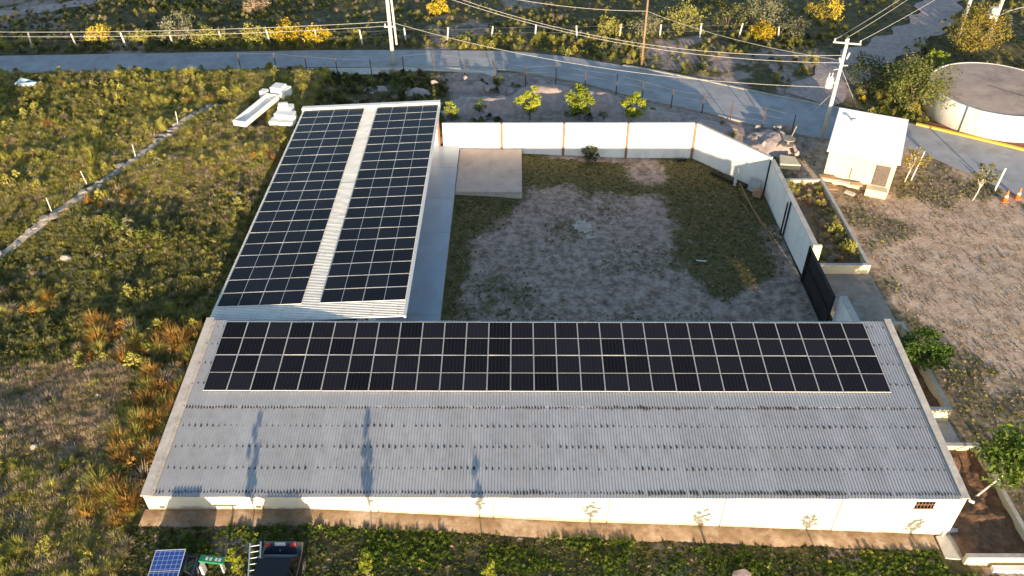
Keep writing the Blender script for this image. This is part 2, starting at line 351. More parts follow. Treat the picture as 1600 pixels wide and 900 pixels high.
kerb_line(ROAD_U, 33.2, 52, .28, .20, YEL, 'yellow_kerb')
kerb_line(ROAD_U, 10, 32.2, .22, .13, CONC, 'road_kerb')
kerb_line([(x, y-.1) for x, y in ROAD_L], -14, 26, .2, .12, CONC, 'road_edge_kerb')
# pale pavement strip on the near side of the road
struct('pavement', strip([(x, y-.25) for x, y in ROAD_L], [(x, y-1.75) for x, y in ROAD_L], .10, np.arange(-21, -1.0, 1.0), 2), CONC_L)
# rough side track running off to the upper right, and a track top left
def track(pts, w, name, m, dz=.06):
    pts = [Vector((*p, 0)) for p in pts]; mb = MB(); vs = []; fine = []
    for a, b in zip(pts[:-1], pts[1:]):
        k = max(2, int((b-a).length/1.0)); fine += [a.lerp(b, i/k) for i in range(k)]
    fine.append(pts[-1])
    for i, p in enumerate(fine):
        t = (fine[min(i+1, len(fine)-1)]-fine[max(i-1, 0)]).normalized(); nn = Vector((-t.y, t.x, 0))
        ww = w*(.5+.12*math.sin(i*1.3))
        for j in range(5):
            q = p+nn*ww*(j/2-1); vs.append((q.x, q.y, gz(q.x, q.y)+dz))
    fs = [(i*5+j+1, i*5+j, (i+1)*5+j, (i+1)*5+j+1) for i in range(len(fine)-1) for j in range(4)]
    mb.add(vs, fs); return struct(name, mb, m, True)
track([(25.5, 66.5), (28, 69.5), (33, 75), (39, 80), (45, 87), (50, 97)], 4.2, 'side_track', DIRT)
track([(-62, 84), (-55, 88), (-50, 93), (-46, 100)], 3.0, 'field_track', DIRT)
# dirt mounds behind the back wall
def mound(name, cx, cy, rx, ry, h, seed, m=DIRT, label=None):
    n = 26; xs = np.linspace(-1, 1, n); xx, yy = np.meshgrid(xs, xs)
    rr = np.sqrt(xx**2+yy**2)+(fbm(xx*2.2+seed, yy*2.2, seed)-.5)*.7
    wx, wy = cx+xx*rx, cy+yy*ry
    rr = np.maximum(rr, 0); hh = h*np.clip(1-rr**1.5, -.3, 1)*(.55+.9*fbm(wx*.9, wy*.9, seed+5))
    zz = base_g(wx, wy)+bumps(wx, wy)*.6+np.where(hh > 0, hh, hh*1.5)-.05
    v = np.stack([wx.ravel(), wy.ravel(), zz.ravel()], 1); i = np.arange((n-1)**2); a = i//(n-1)*n+i % (n-1)
    f = np.stack([a, a+1, a+n+1, a+n], 1)
    return struct(name, MB().add(v.tolist(), f.tolist()), m, True)
for k, (cx, cy, rx, ry, h) in enumerate([(-3.0, 63.6, 4.2, 2.4, 1.3), (2.6, 66.2, 4.2, 3.2, 1.15), (6.5, 64.8, 3.2, 2.4, 1.3), (10.2, 62.6, 3.6, 2.2, .9), (14.8, 60.8, 3.2, 1.6, .5), (-8.6, 66.5, 1.6, 1.2, .7), (-3.5, 68.2, 1.6, 1.1, .7), (-5.4, 68.5, 1.3, .9, .55), (-12.5, 67.2, 1.4, 1.0, .5), (20.5, 58.6, 2.2, 2.2, .9)]):
    mound('dirt_mound', cx, cy, rx, ry, h, 30+k*3)

# ---------------------------------------------------------------- courtyard floor
def court_material():
    m = bpy.data.materials.new('courtyard_gravel_and_grass'); m.use_nodes = True; nt = m.node_tree; p = nt.nodes['Principled BSDF']
    p.inputs['Roughness'].default_value = .95; p.inputs['Specular IOR Level'].default_value = .1
    tc = nt.nodes.new('ShaderNodeTexCoord')
    def noise(s, d=8, rr=.65):
        n = nt.nodes.new('ShaderNodeTexNoise'); n.inputs['Scale'].default_value = s; n.inputs['Detail'].default_value = d; n.inputs['Roughness'].default_value = rr
        nt.links.new(tc.outputs['Object'], n.inputs['Vector']); return n.outputs['Fac']
    def ramp(f, stops):
        r = nt.nodes.new('ShaderNodeValToRGB'); e = r.color_ramp.elements
        e[0].position, e[0].color = stops[0][0], (*stops[0][1], 1); e[1].position, e[1].color = stops[-1][0], (*stops[-1][1], 1)
        for q, cc in stops[1:-1]: k = e.new(q); k.color = (*cc, 1)
        nt.links.new(f, r.inputs['Fac']); return r.outputs['Color']
    gravel = ramp(noise(1.9, 11, .74), [(.32, (.09, .065, .048)), (.45, (.21, .16, .13)), (.55, (.34, .265, .225)), (.70, (.46, .375, .325))])
    grass = ramp(noise(2.5, 9, .7), [(.3, (.045, .040, .018)), (.5, (.095, .085, .034)), (.66, (.155, .125, .06)), (.78, (.23, .175, .105))])
    a = nt.nodes.new('ShaderNodeAttribute'); a.attribute_name = 'grass'
    k2 = nt.nodes.new('ShaderNodeMath'); k2.operation = 'MULTIPLY_ADD'; k2.inputs[1].default_value = 1.7; k2.inputs[2].default_value = -.85; nt.links.new(noise(1.4, 10, .75), k2.inputs[0])
    k = nt.nodes.new('ShaderNodeMath'); nt.links.new(a.outputs['Fac'], k.inputs[0]); nt.links.new(k2.outputs[0], k.inputs[1])
    s = nt.nodes.new('ShaderNodeMapRange'); s.interpolation_type = 'SMOOTHSTEP'; s.inputs['From Min'].default_value = .3; s.inputs['From Max'].default_value = .7; nt.links.new(k.outputs[0], s.inputs['Value'])
    mx = nt.nodes.new('ShaderNodeMix'); mx.data_type = 'RGBA'; nt.links.new(s.outputs['Result'], mx.inputs['Factor']); nt.links.new(gravel, mx.inputs['A']); nt.links.new(grass, mx.inputs['B'])
    nt.links.new(mx.outputs['Result'], p.inputs['Base Color'])
    b = nt.nodes.new('ShaderNodeBump'); b.inputs['Strength'].default_value = .5; b.inputs['Distance'].default_value = .04
    nt.links.new(noise(7, 6), b.inputs['Height']); nt.links.new(b.outputs['Normal'], p.inputs['Normal'])
    return m
def court_grass(x, y):
    n = (fbm(x*.3, y*.3, 61, 5)-.5)*1.8
    g = sst(8.6, 13.4, x+n*2.4+(y-46)*.12)*sst(37.8, 41.5, y+n*3-(x-13)*.3)*(1-.8*sst(15.8, 18, x+n-(y-44)*.15)*(1-sst(46, 50, y)))
    g = np.maximum(g, sst(51.0, 53.0, y+n*2)*(1-sst(56.2, 57.2, y+n))*.9)
    g = np.maximum(g, (1-sst(-2.6, .5, x+n*3-(y-48)*.3))*sst(43, 48, y+n*4)*.85)
    g = np.maximum(g, .27+.45*n)
    g = np.maximum(g, .75*(1-sst(-3.9, -2.2, x+n)))
    g = g*(1-.85*box_mask(x, y, 8.5, 11.5, 53.5, 57.5, .9))
    return np.clip(g, 0, 1)
me, cxx, cyy = grid_mesh('courtyard_ground', np.arange(-4.9, 18.5, .4), np.arange(32.4, 57.61, .4), court_z, court_material())
keep = None
a = me.attributes.new('grass', 'FLOAT', 'POINT'); a.data.foreach_set('value', court_grass(cxx, cyy).astype(np.float32))
setp(link(bpy.data.objects.new('courtyard_ground', me)), kind='structure')
# walkway beside the left building in big slabs with joints
ys = [32.6, 36.9, 41.2, 45.5, 49.8, 54.1, 57.45]
walk = struct('walkway', MB().box2((-15.5, 32.6, -.6), (-4.64, 57.5, .34)), CONC)
for a_, b_ in zip(ys[:-1], ys[1:]):
    o = part('walkway_slab', MB().box2((-15.4, a_+.012, .3), (-4.62, b_-.012, .36)), WALKM, walk)
ramp_b = [(-4.6, 51.0), (.3, 50.9), (.3, 57.4), (-4.6, 57.4)]
slab = struct('landing', MB().prism(ramp_b, -.7, lambda x, y: .14-(x+4.6)*.03), CONC)
for (xa, xb) in ((-4.58, -2.2), (-2.18, .28)):
    part('landing_slab', MB().prism([(xa, 51.02), (xb, 51.02), (xb, 57.38), (xa, 57.38)], .1, lambda x, y: .155-(x+4.6)*.03), mat('beige_concrete_floor', (.50, .41, .36), (.42, .34, .30), .8, .7, stain=(.28, .22, .17), sscale=.5, samt=.6, bump=.1), slab)
# bare cement patches in the yard
def blob(cx, cy, rx, ry, zf, dz, seed, n=18):
    rs = random.Random(seed); pts = []
    for i in range(n):
        a = 2*math.pi*i/n; k = .65+.5*rs.random(); pts.append((cx+rx*k*math.cos(a), cy+ry*k*math.sin(a)))
    return MB().prism(pts, lambda x, y: float(zf(x, y))-.05, lambda x, y: float(zf(x, y))+dz)
SPILL = mat('spilt_cement', (.46, .42, .38), (.33, .29, .25), 2.4, .9, stain=(.22, .18, .15), sscale=1.6, samt=.7, bump=.3)
struct('cement_patch', blob(4.6, 47.6, .7, .9, court_z, .035, 3, 34), SPILL)
struct('cement_patch', blob(5.0, 46.3, .4, .25, court_z, .03, 4, 24), SPILL)

# ---------------------------------------------------------------- long building
LX0, LX1 = -16.1, 19.3           # inner faces of the parapets
YE, YR, SL = 22.05, 32.55, .1021  # eave, back edge, slope
def zroof(x, y): return 3.655+(y-32.37)*SL-.0018*(x+15.36)
lb = thing('long_building', 'long low white building with grey corrugated roof carrying two rows of solar panels', 'building', (1.5, 27.2, 0))
WB = -.9
# front wall: core plus plastered bays with recessed joints
VX0, VX1, VZ0, VZ1 = 17.45, 18.30, 1.86, 2.32
seams = [-16.45, -11.3, -6.2, -1.1, 4.0, 9.1, 14.2, 19.6]
mb = MB()
def ztop(x): return float(zroof(x, YE))-.07
for a_, b_ in ((-16.3, VX0), (VX1, 19.45)):
    mb.hexa([(a_, 22.14, WB), (b_, 22.14, WB), (b_, 22.32, WB), (a_, 22.32, WB)], [(a_, 22.14, ztop(a_)), (b_, 22.14, ztop(b_)), (b_, 22.32, ztop(b_)), (a_, 22.32, ztop(a_))])
mb.box2((VX0, 22.14, WB), (VX1, 22.32, VZ0)); mb.box2((VX0, 22.14, VZ1), (VX1, 22.32, ztop(18)))
part('wall_core', mb, STONE, lb)
for a_, b_ in zip(seams[:-1], seams[1:]):
    a2, b2 = a_+.03, b_-.03; mb = MB()
    if b_ > 19:
        for c_, d_ in ((a2, VX0), (VX1, b2)):
            mb.hexa([(c_, 22.09, WB), (d_, 22.09, WB), (d_, 22.138, WB), (c_, 22.138, WB)], [(c_, 22.09, ztop(c_)), (d_, 22.09, ztop(d_)), (d_, 22.138, ztop(d_)), (c_, 22.138, ztop(c_))])
        mb.box2((VX0, 22.09, WB), (VX1, 22.138, VZ0)); mb.box2((VX0, 22.09, VZ1), (VX1, 22.138, ztop(18)))
    else:
        mb.hexa([(a2, 22.09, WB), (b2, 22.09, WB), (b2, 22.138, WB), (a2, 22.138, WB)], [(a2, 22.09, ztop(a2)), (b2, 22.09, ztop(b2)), (b2, 22.138, ztop(b2)), (a2, 22.138, ztop(a2))])
    part('wall_panel', mb, WHITE, lb)
vent = part('vent_window', MB().box2((VX0-.05, 22.06, VZ0-.06), (VX1+.05, 22.2, VZ0)).box2((VX0, 22.1, VZ1-.02), (VX1, 22.18, VZ1)).box2((VX0, 22.1, (VZ0+VZ1)/2-.01), (VX1, 22.13, (VZ0+VZ1)/2+.01)), BROWNC, lb)
for k in range(5):
    part('vent_bar', MB().box2((VX0+.125+k*.15, 22.1, VZ0), (VX0+.145+k*.15, 22.13, VZ1)), BROWNC, vent)
# back wall with a doorway near the right end
DX0, DX1, DZ = 15.2, 17.0, 1.45
mb = MB()
for a_, b_ in ((-16.1, DX0), (DX1, 19.3)): mb.box2((a_, 32.42, WB), (b_, 32.6, 3.45))
mb.box2((DX0, 32.42, DZ), (DX1, 32.6, 3.45))
part('back_wall', mb, WHITE2, lb)
# end walls carrying the sloping parapets
for nm, xa, xb in (('left', -16.45, -16.1), ('right', 19.3, 19.6)):
    zt = lambda x, y: float(zroof(x, y))+.09
    part('end_wall', MB().prism([(xa, 22.16), (xb, 22.16), (xb, 32.55), (xa, 32.55)], WB, zt), WHITE2, lb)
    part('parapet_cap', MB().prism([(xa-.02, 22.0), (xb+.02, 22.0), (xb+.02, 32.62), (xa-.02, 32.62)], lambda x, y: float(zroof(x, y))+.093, lambda x, y: float(zroof(x, y))+.15), PARAP, lb)
    x_in = xb-.002 if nm == 'left' else xa
    f = (xb+.005, xb+.16) if nm == 'left' else (xa-.10, xa-.005)
    part('flashing', MB().prism([(f[0], 22.05), (f[1], 22.05), (f[1], 32.5), (f[0], 32.5)], lambda x, y: float(zroof(x, y))+.04, lambda x, y: float(zroof(x, y))+.055), PARAP if nm == 'left' else GALV, lb)
part('floor_slab', MB().box2((-16, 22.4, WB), (19.2, 32.4, -.75)), CONC, lb)
# corrugated sheets (lower course and upper course, the upper one laps over)
PIT = .14
def sheet_mesh(name, waves, length, m, h=.042, pit=PIT):
    mb = MB(); prof = []
    for w in range(waves):
        x = w*pit; prof += [(x, 0), (x+pit*.28, 0), (x+pit*.42, h), (x+pit*.72, h), (x+pit*.86, 0)]
    prof.append((waves*pit+.03, 0.002))
    n = len(prof); vs = [(x, 0, z) for x, z in prof]+[(x, length, z) for x, z in prof]
    mb.add(vs, [(i, i+1, n+i+1, n+i) for i in range(n-1)])
    mb.add([(x, 0, z-.012) for x, z in prof]+[(x, 0, z) for x, z in prof], [(i, i+1, n+i+1, n+i) for i in range(n-1)])
    return mb.mesh(name, m)
NS = 36; WAV = 7; SW = WAV*PIT; GAPX = (LX1-LX0)/NS
roof = part('roof', MB().prism([(LX0+.01, 22.12), (LX1-.01, 22.12), (LX1-.01, 32.4), (LX0+.01, 32.4)], lambda x, y: float(zroof(x, y))-.16, lambda x, y: float(zroof(x, y))-.06), CONC, lb)
O = ORG[roof.name]
ang = math.atan(SL); rollx = math.atan(-.0018)
YLAP = 26.95
los = [sheet_mesh('roof_sheet_lower', WAV, (YLAP+.12-YE)/math.cos(ang), m_) for m_ in (GALV, GALV_B, GALV_C)]; his = [sheet_mesh('roof_sheet_upper', WAV, (YR-YLAP)/math.cos(ang), m_) for m_ in (GALV, GALV_B, GALV_C)]
for k in range(NS):
    x = LX0+k*GAPX
    for me_, y0, dz in ((random.choice(los), YE+random.uniform(-.015, .015), 0), (random.choice(his), YLAP+random.uniform(-.02, .02), .012)):
        piece('roof_sheet', me_, roof, (x-O[0], y0-O[1], float(zroof(x, y0))+dz+(k % 2)*.003-O[2]), (ang+random.uniform(-.0012, .0012), -rollx, 0), (GAPX/SW, 1, 1))
# dark sealant dabs on the fixings
mb = MB(); rs = random.Random(5)
rows = [(22.28, 1, .10), (23.5, 2, .08), (24.65, 2, .08), (25.8, 2, .065), (26.88, 1, .10), (28.3, 2, .06), (29.6, 2, .06), (30.9, 2, .06), (32.1, 2, .06)]
pitx = PIT*GAPX/SW
for yy, st, ln in rows:
    for w in range(0, NS*WAV, st):
        if rs.random() < .05: continue
        big = 1.0+.8*vnoise(np.array([w*.11]), np.array([yy*3.1]), 8)[0]
        x = LX0+(w+.57)*pitx; L = ln*big*rs.uniform(.8, 1.35); W = .03*big*rs.uniform(.8, 1.25); y = yy+rs.uniform(-.03, .03)
        if -15.4 < x < 18.15 and 27.7 < y < 32.5: continue
        z = float(zroof(x, y))+.042+.012*(y > YLAP)
        vs = [(x+W*math.cos(t)*(1 if abs(math.cos(t)) > .9 else .8), y+L*math.sin(t), z-.01+SL*L*math.sin(t)) for t in [i*math.pi/3 for i in range(6)]]
        mb.add(vs+[(v[0]*.5+x*.5, v[1]*.5+y*.5, v[2]+.022) for v in vs], [(i, (i+1) % 6, 6+(i+1) % 6, 6+i) for i in range(6)]+[(6, 7, 8, 9, 10, 11)])
part('sealant_dabs', mb, SEAL, roof, kind='stuff')

# ---------------------------------------------------------------- left building
BX0, BX1, BY0, BY1 = -16.62, -6.02, 32.72, 57.55
BSL = .0488
def zroofb(x, y): return 3.29+(x+16.45)*BSL
bb = thing('portico_building', 'flat-roofed building at the left with pale corrugated roof full of solar panels', 'building', (-11.3, 45, 0))
part('wall', MB().prism([(-16.45, 32.9), (-16.25, 32.9), (-16.25, 57.5), (-16.45, 57.5)], -.3, lambda x, y: zroofb(x, y)-.06), WHITE2, bb)
part('wall', MB().prism([(-8.6, 32.9), (-8.4, 32.9), (-8.4, 57.4), (-8.6, 57.4)], .3, lambda x, y: zroofb(x, y)-.06), WHITE2, bb)
part('wall', MB().prism([(-16.2, 57.5), (-6.3, 57.5), (-6.3, 57.68), (-16.2, 57.68)], -.3, lambda x, y: zroofb(x, y)-.03), WHITE2, bb)
part('parapet', MB().prism([(-16.66, 57.58), (-5.98, 57.58), (-5.98, 58.0), (-16.66, 58.0)], lambda x, y: zroofb(x, y)-.02, lambda x, y: zroofb(x, y)+.24), WHITE2, bb)
for k in range(6):
    y = 33.4+k*4.82
    cx_ = -6.22 if k == 5 else -8.2
    part('column', MB().prism([(cx_-.08, y-.08), (cx_+.08, y-.08), (cx_+.08, y+.08), (cx_-.08, y+.08)], .3, lambda x, yy: zroofb(x, yy)-.12), REDP, bb)
broof = part('roof', MB().box2((-16.3, 33, 3.05), (-16.2, 57, 3.15)).box2((-6.4, 33, 3.5), (-6.2, 57.2, 3.62)), REDP, bb)
O = ORG[broof.name]; NB = 25; GB = (BY1-BY0)/NB
sm = sheet_mesh('roof_sheet_side', 7, (BX1-BX0), GALV2)
for k in range(NB):
    y = BY0+k*GB
    piece('roof_sheet', sm, broof, (BX1-O[0], y-O[1], zroofb(BX1, 0)+(k % 2)*.003-O[2]), (-math.atan(BSL)+random.uniform(-.0008, .0008), 0, math.pi/2), (GB/SW, 1, 1))
mb = MB()
for xx in (-15.9, -14.3, -12.7, -9.4, -7.8, -6.4):
    for yy in np.arange(32.9, 33.9, .28):
        mb.box((xx, yy+.08, zroofb(xx, 0)+.034), (.09, .04, .016))
for yy in np.arange(32.8, 34.6, .142): mb.box((-11.1+(yy-33)*.05, yy, zroofb(-11, 0)+.03), (.07, .04, .02))
part('sealant_dabs', mb, SEAL, broof, kind='stuff')
part('ridge_trim', MB().prism([(-6.05, 32.75), (-5.93, 32.75), (-5.93, 57.5), (-6.05, 57.5)], lambda x, y: zroofb(x, y)-.1, lambda x, y: zroofb(x, y)+.045), ALU, broof)

# ---------------------------------------------------------------- solar panels (138, each its own thing)
def panel_meshes(w, l, fr, tag):
    mb = MB(); t = .035
    for a_, b_ in (((-w/2, -l/2, 0), (-w/2+fr, l/2, t)), ((w/2-fr, -l/2, 0), (w/2, l/2, t)), ((-w/2+fr, -l/2, 0), (w/2-fr, -l/2+fr, t)), ((-w/2+fr, l/2-fr, 0), (w/2-fr, l/2, t)), ((-w/2+fr, -.009, .005), (w/2-fr, .009, t-.001))):
        mb.box2(a_, b_)
    fm = mb.mesh('panel_frame_'+tag, ALU)
    gm = MB().box2((-w/2+fr, -l/4+.006+fr/2, .004), (w/2-fr, l/4-.006-fr/2, t-.006)).mesh('panel_glass_'+tag, PV)
    return fm, gm
fmA, gmA = panel_meshes(1.134, 2.281, .014, 'front'); fmB, gmB = panel_meshes(1.155, 2.327, .011, 'side')
def panel(fm, gm, l, loc, rot, label, group):
    t = thing('solar_panel', label, 'solar panel', loc, group); t.rotation_euler = rot
    piece('frame', fm, t, (0, 0, 0))
    for s in (-1, 1): piece('cell_field', gm, t, (0, s*(l/4-.003), 0))
rs = random.Random(3)
for r_ in range(2):
    for k in range(29):
        x = -15.36+1.154*(k+.5); y = 27.80+(2.287*(r_+.5)); z = float(zroof(x, y))+.085
        panel(fmA, gmA, 2.279, (x, y, z), (ang+rs.uniform(-.006, .006), rs.uniform(-.006, .006), 0),
              'black solar panel on the front roof, %s row, %s from the left' % (['lower', 'upper'][r_], ORD[k]), 'solar panels on the front roof')
px = [-16.45+2.34/2, -16.45+2.34*1.5, -10.77+2.34/2, -10.77+2.34*1.5]
bang = math.atan(BSL)
for c_ in range(4):
    for k in range(20):
        y = 34.02+1.1745*(k+.5); x = px[c_]; z = zroofb(x, y)+.07
        panel(fmB, gmB, 2.315, (x, y, z), (rs.uniform(-.003, .003), -bang+rs.uniform(-.003, .003), math.pi/2) if False else (rs.uniform(-.004, .004), -bang+rs.uniform(-.004, .004), 0),
              'black solar panel on the left roof, %s column from left, %s from the front' % (ORD[c_], ORD[k]), 'solar panels on the left roof')
# turn the side-roof panels to landscape: rotate parts about z inside each thing
for o in list(COL.objects):
    if o.name.startswith('solar_panel') and 'left roof' in o['label']:
        for ch in o.children:
            l = ch.location.copy(); ch.rotation_euler = (0, 0, math.pi/2); ch.location = (-l.y, l.x, 0)

# ---------------------------------------------------------------- yard walls, gate
def seg_wall(name, label, p, q, zt, zb, cols, th=.16, colm=BROWNC, panm=WHITE2, cap=True, inner=-1):
    p = Vector((*p, 0)); q = Vector((*q, 0)); d = q-p; L = d.length; t = d/L; nn = Vector((-t.y, t.x, 0))
    w = thing(name, label, 'wall', (p+d/2).to_tuple())
    def quad(a, b, o0, o1): return [(p+t*a+nn*o0), (p+t*b+nn*o0), (p+t*b+nn*o1), (p+t*a+nn*o1)]
    def pr(a, b, o0, o1, z0, z1): return MB().prism([(v.x, v.y) for v in quad(a, b, o0, o1)], z0, z1)
    cs = [0]+list(cols)+[L]
    for a, b in zip(cs[:-1], cs[1:]):
        if b-a < .05: continue
        part('wall_panel', pr(a+.09 if a in cols else a, b-.09 if b in cols else b, -th/2, th/2, zb, zt), panm, w)
    for c in cols:
        part('column', pr(c-.1, c+.1, -th/2-.05, th/2+.05, zb, zt-.01), colm, w)
    if cap: part('coping', pr(0, L, -th/2-.02, th/2+.02, zt+.002, zt+.05), PARAP, w)
    return w
seg_wall('boundary_wall', 'long white boundary wall with brown columns at the back of the courtyard', (-5.9, 57.6), (13.95, 57.6), 2.28, -1.2, [4.62, 9.5, 14.5, 19.75], cap=False)
seg_wall('boundary_wall', 'slanting white wall cutting the far right corner of the courtyard', (14.0, 57.55), (18.45, 52.2), 2.25, -1.2, [], cap=True)
seg_wall('boundary_wall', 'right courtyard wall with black posts leading from the corner to the gate', (18.5, 52.15), (18.6, 41.6), 2.1, -1.2, [.1, 5.6], th=.3, colm=STEEL_B, cap=True)
seg_wall('boundary_wall', 'short white wall stub between the black gate and the long building', (18.75, 36.5), (18.85, 32.62), 2.1, -1.2, [], th=.36, cap=True)
part('end_pier', MB().box2((18.42, 41.42, -1.2), (18.98, 41.6, 2.16)), CREAM, [o for o in COL.objects if o.name.startswith('boundary_wall')][2])
g = thing('sliding_gate', 'black sheet metal gate between the right courtyard wall and the wall stub', 'gate', (18.4, 39, -.6))
part('gate_leaf', MB().prism([(18.32, 36.6), (18.38, 36.6), (18.34, 41.4), (18.28, 41.4)], -.62, 2.02), STEEL_B, g)
for y in (41.45, 41.25, 36.58): part('post', MB().box2((18.2, y-.05, -.9), (18.3, y+.05, 2.12)), STEEL_B, g)
for z in (-.5, .75, 1.95): part('rail', MB().box2((18.2, 36.7, z), (18.275, 41.2, z+.07)), STEEL_B, g)
part('post', MB().box2((18.15, 46.55, -.9), (18.24, 46.65, 2.05)), STEEL_B, g)

# ---------------------------------------------------------------- planters on the right
def planter(label, x0, x1, y0, y1, zt, zb, zsoil, openw=True, soilm=SOIL, th=.2):
    t = thing('planter', label, 'planter', ((x0+x1)/2, (y0+y1)/2, zb))
    part('side_wall', MB().box2((x1-th, y0, zb), (x1, y1, zt)), CREAM, t)
    part('end_wall', MB().box2((x0, y0, zb), (x1-th-.002, y0+th, zt)), CREAM, t)
    part('end_wall', MB().box2((x0, y1-th, zb), (x1-th-.002, y1, zt)), CREAM, t)
    for a, b in (((x1-th-.01, y0-.01), (x1+.01, y1+.01)), ((x0, y0-.01), (x1-th-.012, y0+th+.01)), ((x0, y1-th-.01), (x1-th-.012, y1+.01))):
        part('rim', MB().box2((a[0], a[1], zt+.001), (b[0], b[1], zt+.02)), PARAP, t)
    n = 24; xs = np.linspace(x0, x1-th, n); yy = np.linspace(y0+th, y1-th, n*2); xx, yv = np.meshgrid(xs, yy)
    zz = zsoil+(fbm(xx*1.3, yv*1.3, 77)-.5)*.5
    v = np.stack([xx.ravel(), yv.ravel(), zz.ravel()], 1); i = np.arange((2*n-1)*(n-1)); a = i//(n-1)*n+i % (n-1)
    part('soil', MB().add(v.tolist(), np.stack([a, a+1, a+n+1, a+n], 1).tolist()), soilm, t, True)
    return t
DRYSOIL = mat('dry_brown_soil', (.26, .18, .11), (.14, .10, .06), 3, .95, bump=.6)
planter('long raised planter with dry weeds behind the right courtyard wall', 18.8, 22.5, 41.6, 52.2, .5, -.7, .05, soilm=DRYSOIL)
planter('narrow raised planter of brown soil beside the upper half of the long building', 19.7, 22.4, 29.0, 35.9, .7, -.7, .2)
p3 = planter('wide planter of dug brown soil beside the lower right corner of the long building', 19.7, 23.0, 20.6, 27.1, .35, -.7, .0)
struct('path', MB().box2((19.7, 27.1, -.6), (22.5, 29.0, -.16)), CONC)
struct('gate_apron', MB().box2((18.9, 35.95, -.6), (22.6, 41.58, -.17)), mat('dusty_concrete', (.36, .31, .26), (.26, .21, .17), 1.6, .95, stain=(.17, .14, .11), sscale=.9, samt=.7, bump=.3))
# paved apron along the front wall, ramp at its right end
def front_z(x, y): return float(base_g(x, 21.5))
mb = MB(); xs = np.linspace(-16.6, 18.9, 72); vs = []
for x in xs:
    jag = .22*(fbm(np.array([x*.9]), np.array([2.2]), 5)[0]-.5)
    for y, dz in ((22.1, .10), (21.25+jag, .07), (21.15+jag, -.15)): vs.append((x, y, front_z(x, y)+dz))
mb.add(vs, [(i*3+j+1, (i+1)*3+j+1, (i+1)*3+j, i*3+j) for i in range(len(xs)-1) for j in range(2)])
APRON = mat('muddy_concrete_apron', (.27, .19, .12), (.15, .095, .055), 1.5, .95, stain=(.42, .34, .26), sscale=.55, samt=.8, bump=.4, bscale=5)
struct('apron', mb, APRON, True)
struct('ramp', MB().prism([(19.0, 20.9), (20.6, 20.75), (20.2, 23.6), (19.65, 23.2), (19.65, 22.1), (19.0, 22.0)], -.8, lambda x, y: -.12+(y-21)*.03), CONC_L)
solo('drain_pipe', MB().tube([(19.62, 22.02, 2.52), (19.75, 21.95, 2.50), (19.8, 21.93, 2.48)], .07, 8).tube([(19.3, 22.02, -.1), (19.3, 22.02, .2)], .05, 8), WPOST, 'short white pipe spout at the lower right corner of the long roof', 'pipe')
struct('white_kerb', MB().box2((20.8, 20.2, -.6), (26, 20.45, .02)), WHITE2)

# ---------------------------------------------------------------- small hut
c4 = [Vector((22.56, 52.85)), Vector((27.16, 50.83)), Vector((29.75, 56.72)), Vector((25.15, 58.75))]
ux = (c4[1]-c4[0]).normalized(); uy = Vector((-ux.y, ux.x))
Lx = (c4[1]-c4[0]).length; Ly = 5.9
hut = thing('small_hut', 'small cream hut with white flat roof beside the utility pole', 'hut', (c4[0].x+2.5, c4[0].y+2, -.2))
def H(a, b): v = c4[0]+ux*a+uy*b; return (v.x, v.y)
def hp(a0, a1, b0, b1, z0, z1): return MB().prism([H(a0, b0), H(a1, b0), H(a1, b1), H(a0, b1)], z0, z1)
zr = lambda x, y: 2.55+((Vector((x, y))-c4[0]).dot(uy))*.115
part('wall', hp(.18, Lx-.18, .25, Ly-.25, -.4, 2.3), CREAM, hut)
part('roof', hp(0, Lx, 0, Ly, lambda x, y: zr(x, y)-.15, zr), mat('white_roof_coating', (.86, .86, .85), (.82, .82, .81), 1, .8), hut)
part('gable', hp(.18, Lx-.18, .25, Ly-.25, 2.3, lambda x, y: zr(x, y)-.152), CREAM, hut)
d = part('door', hp(3.55, 4.55, .2, .249, .35, 2.0), LOUV, hut)
for k in range(11): part('louvre_slat', hp(3.6, 4.5, .17, .2, .42+k*.145, .50+k*.145), LOUV, d)
part('door_step', hp(3.3, 4.75, -.45, .2, -.5, .3), CREAM, hut)
part('conduit', MB().tube([(*H(2.0, .2), .5), (*H(2.0, .2), 1.4)], .03, 6), BROWNC, hut)
part('roof_vent', MB().tube([(*H(1.2, 4.3), 2.9), (*H(1.2, 4.3), 3.3)], .08, 8).box((*H(1.2, 4.1), 3.33), (.3, .3, .06)), GALVC, hut)
for k, (a, b, l, dz, an) in enumerate([(.5, -.15, 1.2, .55, .1), (1.7, -.3, 1.0, .45, -.08), (2.6, -.25, .8, .5, .15), (.9, -.7, 1.1, .0, .3), (2.3, -.8, .7, -.02, -.4)]):
    x, y = H(a, b); solo('scrap_board', MB().box((x, y, -.1+dz), (l, .3, .12), math.atan2(ux.y, ux.x)+an, .2), [WOOD, CONC_L, BOXMAT][k % 3], ['grey-brown board leaning at the left foot of the hut wall', 'pale slab leaning in the middle of the hut wall', 'brown board leaning near the hut door', 'board lying on the ground left in front of the hut', 'small slab lying on the ground below the hut conduit'][k], 'board', group='scrap boards by the hut')

